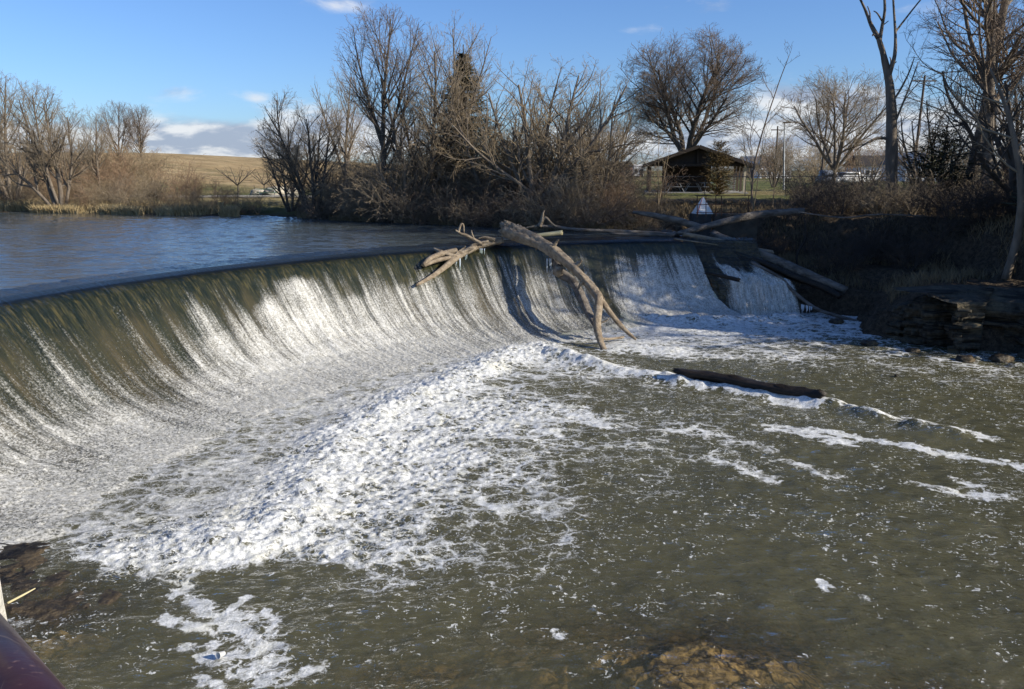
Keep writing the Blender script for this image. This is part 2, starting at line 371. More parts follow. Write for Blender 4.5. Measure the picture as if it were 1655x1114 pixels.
def foam_cover(t, co, dens, cells=(1, 1, 1)):
    """how much foam lies at a point: bubbles, rings, filaments and rafts, by density"""
    wv = t.noise(co, 1.6, 4, .6, 0, 1); wv = t.node('ShaderNodeVectorMath', operation='SUBTRACT', ins={0: wv, 1: (.5, .5, .5)}).outputs[0]
    cw = t.vadd(co, t.vmul(wv, (.75, .5, 0)))
    wv2 = t.noise(co, 9, 3, .6, 0, 1); wv2 = t.node('ShaderNodeVectorMath', operation='SUBTRACT', ins={0: wv2, 1: (.5, .5, .5)}).outputs[0]
    cw2 = t.vadd(cw, t.vmul(wv2, (.22, .20, 0)))
    cs = t.vmul(cw2, cells)
    e1 = t.voro(cs, 2.6, 'DISTANCE_TO_EDGE'); e2 = t.voro(cs, 7.5, 'DISTANCE_TO_EDGE')
    fil = t.math('MAXIMUM', t.math('SUBTRACT', 1, t.math('MULTIPLY', e1, 4.2)), t.math('MULTIPLY', t.math('SUBTRACT', 1, t.math('MULTIPLY', e2, 6.0)), .8))
    big = t.noise(t.vmul(co, (.55, .8, 1)), 1.4, 5, .6, .5); fine = t.noise(co, 26, 4, .65)
    v = t.math('ADD', t.math('MULTIPLY', fil, .36), t.math('MULTIPLY', big, .62)); v = t.math('ADD', v, t.math('MULTIPLY', fine, .30))
    thr = t.math('SUBTRACT', 1.06, t.math('MULTIPLY', dens, .765))
    foam = t.step(t.math('SUBTRACT', v, thr), -0.03, t.math('ADD', .14, t.math('MULTIPLY', t.math('MULTIPLY', dens, dens), .24)))
    d = t.voro(cs, 5.5); pk = t.noise(t.vmul(co, (1, 1, 1)), 2.2, 4, .6)      # loose bubbles
    clu = t.math('MULTIPLY', t.math('SUBTRACT', t.noise(t.vmul(co, (.7, 1.2, 1)), .55, 4, .6, .5), .5), 1.1); pk = t.math('ADD', pk, clu)
    bub = t.math('MULTIPLY', t.step(d, .17, .10), t.step(t.math('ADD', pk, t.math('MULTIPLY', dens, .9)), .60, .66))
    d2 = t.voro(cs, 15.0); bub2 = t.math('MULTIPLY', t.step(d2, .24, .15), t.step(t.math('ADD', pk, t.math('MULTIPLY', dens, .9)), .62, .70))
    bub = t.math('MULTIPLY', t.math('MAXIMUM', bub, bub2), t.step(dens, .015, .06))
    return t.math('MAXIMUM', foam, t.math('MULTIPLY', bub, .85)), fine, v
def water_foam_mat(name, murk):
    m, t = new_mat(name); co = t.node('ShaderNodeTexCoord').outputs['Object']
    dens = t.attr('foam'); opac = t.attr('opac'); turb = t.attr('turb')
    foam, fine, v = foam_cover(t, co, dens, (.75, 1, 1))
    r1 = t.noise(t.vmul(co, (.7, 1.3, 1)), 2.4, 5, .62, .4); r2 = t.noise(co, 11, 4, .6)
    h = t.math('ADD', r1, t.math('MULTIPLY', r2, .25)); nb = t.bump(h, 1.0, .20)
    mn = t.noise(co, .35, 4, .6); mc = t.mix(mn, murk, tuple(x*1.35 for x in murk))
    dif = t.node('ShaderNodeBsdfDiffuse', ins={'Color': mc, 'Roughness': 0.0}).outputs[0]
    clear = t.node('ShaderNodeBsdfTransparent', ins={0: (.96, .92, .78, 1)}).outputs[0]
    gl = t.node('ShaderNodeBsdfGlossy', ins={'Color': (1, 1, 1, 1), 'Roughness': .06, 'Normal': nb}).outputs[0]
    fr = t.fresnel(nb)
    cl = t.node('ShaderNodeMixShader', ins={0: fr, 1: clear, 2: gl}).outputs[0]
    wat = t.node('ShaderNodeMixShader', ins={0: fr, 1: dif, 2: gl}).outputs[0]
    wat = t.node('ShaderNodeMixShader', ins={0: opac, 1: cl, 2: wat}).outputs[0]
    fb = t.bump(t.math('ADD', t.math('MULTIPLY', fine, .6), v), .45, .05)
    gr = t.noise(co, 42, 3, .7); md = t.noise(co, 9, 5, .65); gm = t.math('ADD', t.math('MULTIPLY', gr, .5), t.math('MULTIPLY', md, .5)); fc = t.mix(t.step(gm, .36, .62), (.34, .345, .32), (.78, .78, .76))
    fc = t.mix(t.attr('thin'), fc, t.mix(t.step(gm, .38, .66), (.10, .10, .085), (.62, .61, .585))); yel = t.noise(co, 1.3, 3, .6); fc = t.mix(t.math('MULTIPLY', t.step(yel, .5, .75), .35), fc, (.74, .70, .52))
    fo = pbsdf(t, fc, .7, fb, .12)
    s = t.node('ShaderNodeMixShader', ins={0: foam, 1: wat, 2: fo}).outputs[0]
    finish(t, s); MAT[name] = m
water_foam_mat('pool', (0.070, 0.065, 0.033))

# thin water running down the dam: v along the fall, u along the crest
m, t = new_mat('fall'); uv = t.node('ShaderNodeUVMap').outputs[0]; co = t.node('ShaderNodeTexCoord').outputs['Object']
dens = t.attr('foam'); lip = t.attr('lip')
s1 = t.noise(t.vmul(uv, (1.5, .10, 1)), 1.0, 4, .55, .15); s2 = t.noise(t.vmul(uv, (7.5, .28, 1)), 1.0, 4, .6, .25); s3 = t.noise(t.vmul(uv, (30, 1.6, 1)), 1.0, 4, .65, .3)
gr = t.noise(co, 20, 5, .7)
v = t.math('ADD', t.math('MULTIPLY', s1, .75), t.math('MULTIPLY', s2, .60)); v = t.math('ADD', v, t.math('MULTIPLY', s3, .22)); v = t.math('SUBTRACT', v, .07); v = t.math('ADD', v, t.math('MULTIPLY', t.math('SUBTRACT', gr, .5), t.math('ADD', .40, t.math('MULTIPLY', t.attr('apron'), .9)))); v = t.math('ADD', v, .25); v = t.math('SUBTRACT', v, t.math('MULTIPLY', t.math('SUBTRACT', t.math('ADD', s3, t.math('MULTIPLY', s2, 1.8)), 1.4), t.math('MULTIPLY', t.attr('apron'), .26)))
thr = t.math('SUBTRACT', 1.36, t.math('MULTIPLY', dens, .78))
foam = t.step(t.math('SUBTRACT', v, thr), -.24, .26)
foam = t.math('MULTIPLY', foam, t.step(dens, .0, .12))
fb = t.bump(t.math('ADD', t.math('ADD', s3, t.math('MULTIPLY', s2, 1.5)), t.math('MULTIPLY', gr, .5)), .5, .04)
wl = t.noise(t.vmul(uv, (.7, 2.2, 1)), 1.0, 4, .6); nb = t.bump(t.math('ADD', t.math('ADD', t.math('MULTIPLY', s2, 1.0), t.math('MULTIPLY', s3, .8)), t.math('MULTIPLY', wl, .6)), .7, .04)
md = t.noise(t.vmul(uv, (7, 3.2, 1)), 1.0, 5, .65); gm = t.math('ADD', t.math('MULTIPLY', gr, .6), t.math('MULTIPLY', md, .4)); fc = t.mix(t.step(gm, .38, .62), (.27, .26, .225), (.66, .65, .61)); fc = t.mix(t.math('MULTIPLY', t.attr('apron'), .35), fc, (.30, .295, .27))
fo = pbsdf(t, fc, .7, fb, .12)
tr = t.node('ShaderNodeBsdfTransparent', ins={0: (.86, .88, .78, 1)}).outputs[0]
gl = t.node('ShaderNodeBsdfGlossy', ins={'Color': (1, 1, 1, 1), 'Roughness': .12, 'Normal': nb}).outputs[0]
fr = t.fresnel(nb)
thin = t.node('ShaderNodeMixShader', ins={0: fr, 1: tr, 2: gl}).outputs[0]
deep = pbsdf(t, (0.014, 0.020, 0.024), .06, nb, .5, 0, 1.33)
wa = t.node('ShaderNodeMixShader', ins={0: lip, 1: thin, 2: deep}).outputs[0]
s = t.node('ShaderNodeMixShader', ins={0: foam, 1: wa, 2: fo}).outputs[0]
finish(t, s); MAT['fall'] = m

# ============================================================ THE DAM AND THE WATER
DC = Vector((10.508, 12.101)); DR = 24.07; ZU = 3.2
def arc(th, s=0.0):                          # th: angle round the dam's centre, s: metres downstream of the crest
    return DC.x + (DR-s)*np.cos(th), DC.y + (DR-s)*np.sin(th)
def th_of(p): return math.atan2(p.y-DC.y, p.x-DC.x)
TH_R = th_of(atZ(1112, 384, ZU)); TH_L = math.pi + 0.22
def foot_len(th):                            # run of the face, shorter towards the far end
    return 5.4 - 2.1*ss(-th, -th_of(atZ(800, 393, ZU)), -th_of(atZ(1060, 385, ZU)))
PS = np.array([-2.5, -1.2, -.5, 0, .25, .5, .8, 1.15, 1.55, 2.0, 2.6, 3.4, 4.3, 5.4, 6.2])
PZ = np.array([3.2, 3.2, 3.195, 3.16, 3.07, 2.88, 2.52, 2.10, 1.60, 1.12, .66, .32, .14, .03, -.15])
def prof(s, th):
    k = foot_len(th)/5.4
    s2 = np.where(s > 0, s/(k+(1-k)*np.exp(-np.maximum(s, 0)*.8)), s)
    return np.interp(s2, PS, PZ)
def face_z(x, y):
    r = math.hypot(x-DC.x, y-DC.y); th = math.atan2(y-DC.y, x-DC.x)
    return float(prof(np.array([DR-r]), np.array([th]))[0])

def pond_wave(x, y):
    g_ = .5+.8*vn(x*.06, y*.14, 51)
    return g_*(.085*(fbm(x*.9+.25*y, y*2.6, 3, 52)-.5) + .040*(fbm(x*2.4-.2*y, y*6.5, 2, 53)-.5))
NU, NV = 1500, 260
th = np.linspace(TH_L, TH_R, NU); sv = np.concatenate([np.linspace(-.9, 0, 30)[:-1], np.linspace(0, 5.9, NV-29)])
T, S = np.meshgrid(th, sv, indexing='ij')
U = (TH_L-T)*DR
kk = foot_len(T)/5.4; Sx = np.where(S > 0, S*kk, S)
def shear(T, S): return .088*ss(-T, -th_of(atZ(965, 388, ZU)), -TH_R)*(np.clip(S, 0, 9)/5.4)**1.35
Z = prof(Sx, T)
fall_w = ss(S, .6, 2.2)
disp = (fbm(U*1.6, S*.18, 4, 3)-.5)*.22*fall_w + (fbm(U*7, S*.8, 3, 9)-.5)*.07*fall_w + (fbm(U*14, S*9, 3, 19)-.5)*.07*ss(S, 2.0, 4.0)
disp += (fbm(U*.8, S*.6, 3, 33)-.5)*.03*ss(S, -.4, .4) + (fbm(U*5, S*1.2, 3, 34)-.5)*.03*ss(S, .1, .7)
nz = .55; Xa, Ya = arc(T-shear(T, S), Sx+disp*.7)
Z = Z + pond_wave(Xa, Ya)*(1-ss(S, -.9, .1))
V = np.stack([Xa, Ya, Z+disp*nz], -1).reshape(-1, 3)
me = np_mesh('falling_water', V, grid_faces(NU, NV), 4)
uvl = me.uv_layers.new(name='UVMap'); li = np.empty(len(me.loops), np.int32); me.loops.foreach_get('vertex_index', li)
UVv = np.stack([U.ravel(), S.ravel()], -1); uvl.data.foreach_set('uv', UVv[li].astype(np.float32).ravel())
# foam on the face, measured at photo pixels and looked up on the surface
Pxy = np.stack([Xa, Ya], -1); 
def face_us(px, py):
    d = np.array(ray(px, py)); C0 = np.array([0, 0, CH]); best = None
    for q in np.linspace(8, 50, 1500):
        p = C0 + d*q; r = math.hypot(p[0]-DC.x, p[1]-DC.y)
        if DR-r < 6.5 and p[2] <= face_z(p[0], p[1]):
            th0 = math.atan2(p[1]-DC.y, p[0]-DC.x); th0 = th0 if th0 > 0 else th0+2*math.pi
            k0 = float(foot_len(np.array([th0]))[0])/5.4; s0 = DR-r
            return (TH_L-th0)*DR, (s0/k0 if s0 > 0 else s0)
    return None
ctl = [(0,500,0),(0,560,.16),(0,640,.30),(0,700,.5),(30,760,.7),(120,500,.08),(120,560,.22),(120,640,.34),(120,720,.55),(120,790,.72),
 (250,450,0),(250,500,.14),(250,560,.28),(250,620,.42),(250,680,.62),(250,740,.75),(350,480,.15),(330,520,.42),(360,560,.6),(350,620,.62),(380,660,.75),
 (400,430,0),(400,470,.05),(440,510,.62),(440,560,.72),(460,600,.9),(480,640,.85),(480,430,.0),(480,470,.7),(500,520,.85),(520,580,.85),
 (560,425,.02),(560,460,.3),(580,500,.6),(600,540,.7),(620,580,.8),(640,410,0),(640,440,.2),(660,480,.5),(680,520,.55),(720,560,.7),
 (720,420,.1),(740,450,.32),(760,480,.45),(780,520,.5),(800,545,.65),(800,420,.42),(820,460,.5),(840,500,.5),(870,540,.55),
 (860,420,.25),(880,460,.5),(900,500,.55),(920,540,.4),(920,400,.2),(930,420,.4),(940,460,.5),(960,500,.5),
 (960,395,0),(980,410,.05),(1000,430,.4),(1030,460,.75),(1060,490,.9),(1040,400,0),(1060,430,.5),(1090,460,.75),(1120,490,.85),(1100,400,.15),(1110,430,.6),(1150,505,.9),
 (200,470,0),(320,455,.0),(20,480,0),(100,470,0),(700,408,0),(600,408,0),(760,405,.03)]
cu = [(face_us(a, b), c) for a, b, c in ctl]; cu = [(p[0], p[1], c) for p, c in cu if p]
num = np.zeros(U.shape); den = np.zeros(U.shape)
for u0, s0, c0 in cu:
    wgt = 1/((U-u0)**2*.5+((S-s0)*1.5)**2+.05)**1.6; num += wgt*c0; den += wgt
FD = num/den; FD = FD*ss(S, .25, .8); FD = np.maximum(FD, .72*ss(S, 4.0, 5.2))
# a narrow strip beside the fallen tree where the foam is taken out
g0 = face_us(948, 396); gd = np.abs(U-(g0[0]+.10*S)); FD = np.where(S < 4.2, FD*ss(gd, .16, .34), FD)
FD = np.clip(FD + .34*(fbm(U*.8, S*.12, 3, 64)-.5)*ss(FD, .05, .3)*(1-ss(S, 3, 4.5)), 0, 1)
set_attr(me, 'foam', FD); set_attr(me, 'lip', 1-ss(S, .02, .42)); uL = face_us(330, 560)[0]; set_attr(me, 'apron', np.maximum(ss(S+1.0*(fbm(U*.7, S*.7, 3, 44)-.5), 2.7, 4.2), .38*(1-ss(U, uL-2, uL+1.0))))
fw = _link('falling_water', me, MAT['fall'], None, True); tag(fw, kind='structure')

# the concrete dam under the sheet
nu, nv = 300, 60
th2 = np.linspace(TH_L, TH_R-.004, nu); s2 = np.linspace(-1.6, 6.1, nv); T2, S2 = np.meshgrid(th2, s2, indexing='ij')
k2 = foot_len(T2)/5.4; Sx2 = np.where(S2 > 0, S2*k2, S2)
Z2 = np.where(S2 < 0, np.minimum(prof(Sx2, T2), 3.02)-.1, prof(Sx2, T2)-.13) + (fbm((TH_L-T2)*DR*2, S2*2, 3, 5)-.5)*.05
Z2[:, 0] = -1.5
Xb, Yb = arc(T2-shear(T2, S2), Sx2-.05); Vd = np.stack([Xb, Yb, Z2], -1).reshape(-1, 3)
me = np_mesh('dam', Vd, grid_faces(nu, nv), 4); uvl = me.uv_layers.new(name='UVMap'); li = np.empty(len(me.loops), np.int32); me.loops.foreach_get('vertex_index', li)
UVv = np.stack([((TH_L-T2)*DR).ravel(), S2.ravel()], -1); uvl.data.foreach_set('uv', UVv[li].astype(np.float32).ravel())
dam = _link('dam', me, MAT['dam_wet'], None, True); tag(dam, 'curved concrete spillway dam, algae dark, under the sheet of falling water', 'dam')

# ---- shore lines
SHORE = [atZ(a, b, ZU) for a, b in ((-900, 338), (-300, 341), (0, 344), (140, 345.5), (300, 349), (430, 351), (520, 355), (640, 361), (760, 366), (880, 373), (1000, 375), (1100, 374), (1150, 378))]
crest_pts = [Vector((*arc(a, -0.6), 0)) for a in np.linspace(TH_R, TH_L, 40)]
POND = [(p.x, p.y) for p in SHORE] + [(p.x, p.y) for p in crest_pts] + [(-14, 2), (-150, 2), (-150, 60)]
FOOT = [atZ(a, b, 0) for a, b in ((1255, 508), (1300, 506), (1384, 512), (1394, 540), (1480, 555), (1590, 566), (1655, 574))]
FOOT = [(p.x, p.y) for p in FOOT] + [(19.5, 24), (21, 18), (22, 10), (22, -20)]
POOL = [(p.x, p.y) for p in crest_pts[::-1]] + [(crest_pts[0].x+1.6, crest_pts[0].y-.2)] + FOOT + [(-16, -20), (-14.2, 4)]
FLINE = [(crest_pts[0].x+1.6, crest_pts[0].y-.2)] + FOOT
upline = [(p.x, p.y) for p in SHORE]
def terrain(x, y):
    x = np.asarray(x, float); y = np.asarray(y, float)
    du = seg_dist(x, y, upline); du = np.where(inside(x, y, POND), -du, du)
    dl = seg_dist(x, y, FLINE + [(crest_pts[-1].x, crest_pts[-1].y)][:0]); dl = np.where(inside(x, y, POOL), -dl, dl)
    n = fbm(x*.35, y*.35, 4, 21)-.5; n2 = fbm(x*1.7, y*1.7, 3, 22)-.5
    leftness = ss(-x, 5, 14)
    up_h = 1.2 - .5*leftness
    zu = np.where(du > 0, 3.12 + up_h*ss(du, -.2, 3.5+3*leftness) + .25*n2*ss(du, 0, 1), 3.1+du*.35)
    field = 4.40 + .25*n + .5*ss(x, 0, 14)*ss(y, 38, 42)*(1-ss(y, 46, 54))
    # the mound to the left
    mh = 5.2*ss(y, 76, 135)*ss(-x, 12, 62)
    field = field - .35*leftness + mh
    zu = np.minimum(np.maximum(zu, -9), 99); zu = np.where(du > 0, np.minimum(zu + mh, field+.0*x) , zu)
    d2 = dl + .8*n2 + 1.2*n
    zl = np.where(dl > 0, 1.0*ss(d2, .1, .9) + .85*ss(dl, .9, 2.6) + 2.1*ss(d2, 4.6, 6.8) + .8*ss(d2, 9, 16) + .35*n2*ss(dl, 0, 1) + mh, np.maximum(dl*.8, -1.3))
    z = np.minimum(zu, zl)
    z = np.where(inside(x, y, POOL) & (dl < 0), np.minimum(-.25, zl), z)
    return z, du, dl
def gz(x, y): return float(terrain(np.array([x]), np.array([y]))[0][0])
def graded(a, b, c, d, fine, coarse_n):
    return np.concatenate([a + (b-a)*(1-np.linspace(1, 0, coarse_n)**2.2)[:-1] if False else b - (b-a)*np.linspace(1, 0, coarse_n)[:-1]**2.2, np.arange(b, c, fine), c + (d-c)*np.linspace(0, 1, coarse_n)**2.2])
gx = graded(-900, -42, 40, 900, .22, 90); gy = np.concatenate([np.arange(-6, 60, .22), 60+(2500-60)*np.linspace(0, 1, 160)**3])
GX, GY = np.meshgrid(gx, gy, indexing='ij')
TZ, DU, DL = terrain(GX, GY)
# rocky river bed near the viewer, shallow at the bottom of the view
def bed_z(x, y):
    rk = fbm(x*.8+3, y*.8, 4, 41)
    c = atZ(1120, 1070, 0); q = np.exp(-(((x-c.x)/2.6)**2+((y-c.y)/1.55)**2)**1.1)*(.75+.5*fbm(x*1.1, y*1.1, 3, 49))
    c2 = atZ(1000, 1110, 0); q = np.maximum(q, .85*np.exp(-(((x-c2.x)/1.5)**2+((y-c2.y)/.9)**2)))
    c3 = atZ(1500, 1125, 0); q = np.maximum(q, .70*np.exp(-(((x-c3.x)/1.6)**2+((y-c3.y)/.8)**2)))
    c4 = atZ(690, 1095, 0); q = np.maximum(q, .62*np.exp(-(((x-c4.x)/1.3)**2+((y-c4.y)/.5)**2)))
    c5 = atZ(70, 990, 0); q5 = np.exp(-(((x-c5.x)/1.5)**2+((y-c5.y)/1.5)**2))
    blocks = np.floor(rk*7)/7
    z = -1.25 + 1.22*np.minimum(q, 1.0)*(.75+.42*blocks) + 1.15*q5 + .10*(fbm(x*5, y*5, 4, 47)-.5)
    return np.minimum(z, -.03-.16*fbm(x*2.2, y*2.2, 4, 48))
nearb = (GY < 16) & inside(GX, GY, POOL)
TZ = np.where(nearb, np.minimum(bed_z(GX, GY), -.035)-.5, TZ)
dirt = np.maximum(np.maximum(1-ss(DU, 2, 7+4*(GX > 0)), 1-ss(DL, 14, 20)), 0)
dirt = np.where((GX < -9) & (DU > 0), 1-ss(DU, .8, 3), dirt)
nn = fbm(GX*.06, GY*.06, 4, 61)
tanv = np.clip(ss(GY, 88, 104)*ss(-GX, 5, 30) + .55*ss(nn, .4, .65) + (GX > 5)*(1-ss(DU, 8, 16))*.7, 0, 1)
me = np_mesh('ground', np.stack([GX, GY, TZ], -1).reshape(-1, 3), grid_faces(len(gx), len(gy)), 4)
set_attr(me, 'dirt', dirt); set_attr(me, 'tan', tanv)
tag(_link('ground', me, MAT['ground'], None, True), kind='structure')

# near river bed
m, t = new_mat('bed'); co = t.node('ShaderNodeTexCoord').outputs['Object']
a = t.noise(co, 7, 8, .7, .6); b_ = t.noise(co, 1.1, 5, .6); v_ = t.voro(co, 5, 'DISTANCE_TO_EDGE')
c = t.mix(t.step(a, .38, .62), (0.09, 0.06, 0.026), (0.56, 0.40, 0.19)); c = t.mix(t.step(b_, .5, .7), c, (0.22, 0.16, 0.075)); vw = t.vadd(co, t.vmul(t.noise(co, 2, 4, .6, 0, 1), (.8, .8, 0))); c = t.mix(t.step(t.voro(vw, 1.5, 'DISTANCE_TO_EDGE'), .07, .01), c, (.03, .022, .012))
finish(t, pbsdf(t, c, .8, t.bump(a, 1, .06), .2)); MAT['bed'] = m
bx = np.arange(-12, 14, .045); by = np.arange(4.5, 16, .045); BX, BY = np.meshgrid(bx, by, indexing='ij')
me = np_mesh('riverbed', np.stack([BX, BY, bed_z(BX, BY)], -1).reshape(-1, 3), grid_faces(len(bx), len(by)), 4)
tag(_link('riverbed', me, MAT['bed'], None, True), kind='structure')

# ---- pond
# rows follow the crest so that the sheet meets the falling water
ths = np.linspace(TH_L+.0, TH_R-.02, 520); rr = -.86-np.concatenate([np.linspace(0, 26, 330), np.linspace(26.3, 60, 120)])
Tq, Sq = np.meshgrid(ths, rr, indexing='ij'); Xq, Yq = arc(Tq, Sq)
me = np_mesh('pond_water', np.stack([Xq, Yq, ZU-.004+pond_wave(Xq, Yq)], -1).reshape(-1, 3), grid_faces(len(ths), len(rr)), 4)
tag(_link('pond_water', me, MAT['pond'], None, True), kind='structure')

# ---- pool
xs = np.concatenate([np.arange(-15.5, 20, .036), np.arange(20, 30, .2)])
ys = [4.6]
while ys[-1] < 37.5: ys.append(ys[-1] + min(.06, max(.026, ys[-1]*.0022)))
ys = np.array(ys); X, Y = np.meshgrid(xs, ys, indexing='ij')
pc = [(300,890,1),(370,895,1),(450,875,.95),(420,830,1),(500,840,.9),(520,760,1),(560,700,1),(620,670,1),(700,640,1),(780,600,1),(840,570,1),(600,650,.95),(660,620,.95),
 (100,820,.55),(60,860,.35),(160,870,.62),(200,840,.66),(300,780,.66),(400,700,.66),(450,730,.72),(330,840,.8),(230,895,.85),(500,680,.70),(560,630,.70),(640,600,.70),(740,575,.75),(820,558,.85),(870,560,.9),
 (600,800,.80),(700,740,.74),(770,690,.72),(600,880,.66),(520,890,.8),(680,830,.64),(720,660,.92),(790,640,.7),(860,600,.6),(880,625,.4),(830,620,.5),(640,740,.86),
 (800,780,.58),(850,720,.56),(900,690,.56),(880,660,.7),(700,890,.5),(760,850,.45),(620,925,.42),(520,925,.25),(930,680,.55),
 (950,750,.42),(1000,700,.44),(860,850,.42),(900,900,.36),(1000,800,.36),(750,940,.34),(960,650,.34),(1050,760,.38),(1100,700,.38),
 (1100,850,.17),(1200,900,.15),(1000,930,.15),(1300,850,.17),(1400,950,.13),(1500,800,.22),(1600,900,.12),(1640,1000,.1),(1300,1000,.08),
 (600,1000,.05),(900,1000,.06),(200,960,.05),(420,935,.12),(1500,1050,.06),(1100,1060,.02),(800,1080,.03),(150,1080,.04),(100,920,.1),(550,1080,.05),(250,1050,.06),(700,980,.12),
 (940,560,.35),(990,575,.4),(1040,555,.85),(1080,570,.7),(1000,535,.95),(1100,530,.95),(1160,530,.9),(1200,530,.92),(1250,525,.85),(1300,530,.7),(1200,560,.55),(1300,560,.5),
 (1400,565,.42),(1500,585,.42),(1600,600,.42),(1640,640,.32),(1100,590,.12),(1200,600,.28),(1300,610,.22),(1400,620,.25),(1500,640,.25),(1400,650,.2),(1150,570,.6),
 (1050,640,.33),(1150,660,.33),(1250,660,.36),(1350,670,.3),(1450,690,.3),(1600,700,.2),(1200,820,.2),(1350,730,.14),(1450,760,.2),(1580,790,.35),(1620,720,.2),(1300,780,.18),(1100,760,.26),(1500,720,.15)]
num = np.zeros(X.shape); den = np.zeros(X.shape)
wxn = X + (fbm(X*.9, Y*.9, 3, 71)-.5)*1.0; wyn = Y + (fbm(X*.9+9, Y*.9, 3, 72)-.5)*1.0
for a, b, c in pc:
    p = atZ(a, b, 0); sc_ = (p.y/14)
    wgt = 1/(((wxn-p.x)**2*.7+(wyn-p.y)**2)/(sc_**2)+.04)**1.9; num += wgt*c; den += wgt
FO = num/den
TU = np.clip(ss(FO, .3, .95), 0, 1)
def feat(pts, width, val, vals=None, soft=.5, warp=.5):
    global FO
    P = [atZ(a, b, 0) for a, b in pts]
    d = seg_dist(X+(wxn-X)*warp, Y+(wyn-Y)*warp, [(p.x, p.y) for p in P])
    d = d*(1+.9*(fbm(X*2.2, Y*2.2, 3, 77)-.5)) + width*1.6*(fbm(X*6.5, Y*6.5, 3, 78)-.5)
    FO = np.maximum(FO, val*(1-ss(d, width*soft, width*1.25)))
feat([(1235,688),(1290,692),(1340,697),(1420,712),(1500,728),(1580,742),(1700,762)], .28, 1.0, warp=.15, soft=.1)
feat([(1250,690),(1330,705),(1370,712)], .35, .85, warp=.3)
feat([(1110,695),(1180,712),(1240,728)], .35, .62)
feat([(1140,735),(1200,755),(1240,775)], .35, .62); feat([(1260,745),(1310,760),(1350,770)], .25, .6); feat([(1020,720),(1110,735)], .3, .55)
feat([(1515,790),(1560,800),(1620,805)], .22, .66); feat([(1530,770),(1580,785)], .18, .6); feat([(1330,945),(1400,970)], .10, .5); feat([(1440,775),(1500,785)], .15, .5)
feat([(880,570),(960,592),(1040,607),(1100,615)], .38, 1.0, warp=.3); feat([(1090,616),(1170,628),(1240,643),(1310,656)], .40, 1.0, warp=.2); feat([(1300,643),(1360,658),(1420,672),(1500,690),(1600,708)], .30, .62, warp=.3)
feat([(1000,565),(1100,570)], .7, .95); feat([(870,655),(920,660),(980,690)], .35, .85); feat([(820,665),(900,700)], .4, .8)
feat([(1070,545),(1170,555),(1260,575)], .6, .72); feat([(1400,550),(1500,575),(1650,605)], .5, .5)
for pl, wd in (([(290,955),(330,985),(350,1000)], .22), ([(265,1000),(300,1008),(340,1020)], .2), ([(420,1000),(440,1030),(470,1070)], .22), ([(330,1065),(380,1075)], .2), ([(335,1010),(380,1000)], .25), ([(370,1010),(400,1030),(430,1060),(450,1085)], .42), ([(300,1045),(350,1040)], .16), ([(380,1080),(450,1100),(500,1085)], .22), ([(280,1005),(330,1010)], .14), ([(400,965),(360,995)], .1), ([(330,1100),(360,1108)], .14)):
    feat(pl, wd, .93, warp=.12, soft=.1)
feat([(890,1020),(905,1030)], .10, .9, warp=.1); feat([(1325,940),(1335,955)], .07, .8, warp=.1)
LP = [atZ(a, b, 0) for a, b in ((130,905),(250,893),(350,882),(450,850),(510,770),(570,700),(650,655),(740,615),(820,575),(880,565),(960,590))]
ld, lv = seg_dist(X, Y, [(p.x, p.y) for p in LP], [.12, .3, .4, .42, .36, .36, .4, .42, .45, .3, .15])
hump = lv*np.exp(-(ld/.75)**2)
fine1 = fbm(X*1.1, Y*1.3, 3, 81)-.5
lump = (1-np.abs(2*fbm(X*2.3, Y*3.0, 4, 83)-1))          # ridged
lump2 = fbm(X*6, Y*7, 4, 85, .6)-.5
far = ss(Y, 10, 25)
calm = np.where(DR-np.hypot(X-DC.x, Y-DC.y) < 9.5, .35+.65*(1-ss(ld, .6, 1.6)), 1.0)
Zp = .42*hump*(.7+.9*fbm(X*1.5, Y*1.5, 3, 87)) + TU*calm*(.055*(lump-.7) + .06*lump2 + .10*(fbm(X*11, Y*13, 3, 86, .6)-.5) + .09*fine1) + .085*(fbm(X*.9, Y*1.5, 4, 91)-.5) + .05*(fbm(X*2.3+.5*Y, Y*4.4, 3, 93)-.5)
for pl, hh, wd in (([(890,572),(1000,600),(1100,615)], .16, .35), ([(1100,620),(1150,624),(1200,634),(1240,640)], .14, .3), ([(1290,645),(1350,658),(1420,675)], .18, .35), ([(1480,690),(1540,700)], .15, .35), ([(1000,515),(1080,520),(1200,520),(1280,515)], .25, .5), ([(1000,560),(1080,565)], .10, .7)):
    dd = seg_dist(X, Y, [(atZ(a, b, 0).x, atZ(a, b, 0).y) for a, b in pl]); Zp += hh*np.exp(-(dd/wd)**2)*(.5+1.0*fbm(X*2.5, Y*2.5, 3, 95))
bz = bed_z(X, Y); depth = np.where(Y < 16, -bz, 2.0)
c5 = atZ(70, 990, 0)
OP = 1-np.exp(-np.maximum(depth, 0)*1.7); OP = np.clip(OP, .0, 1)
me = np_mesh('pool_water', np.stack([X, Y, Zp], -1).reshape(-1, 3), grid_faces(len(xs), len(ys)), 4)
set_attr(me, 'foam', FO); set_attr(me, 'thin', .5*(1-ss(X, -1, 3))*ss(Y, 9, 12)*(DR-np.hypot(X-DC.x, Y-DC.y) < 11)*ss(ld, .5, 1.5)*(inside(X, Y, [(p.x, p.y) for p in LP]+[(9, 33), (7, 36.5), (-5, 33), (-13, 24), (-14, 10)])))
set_attr(me, 'opac', OP); set_attr(me, 'turb', TU)
tag(_link('pool_water', me, MAT['pool'], None, True), kind='structure')

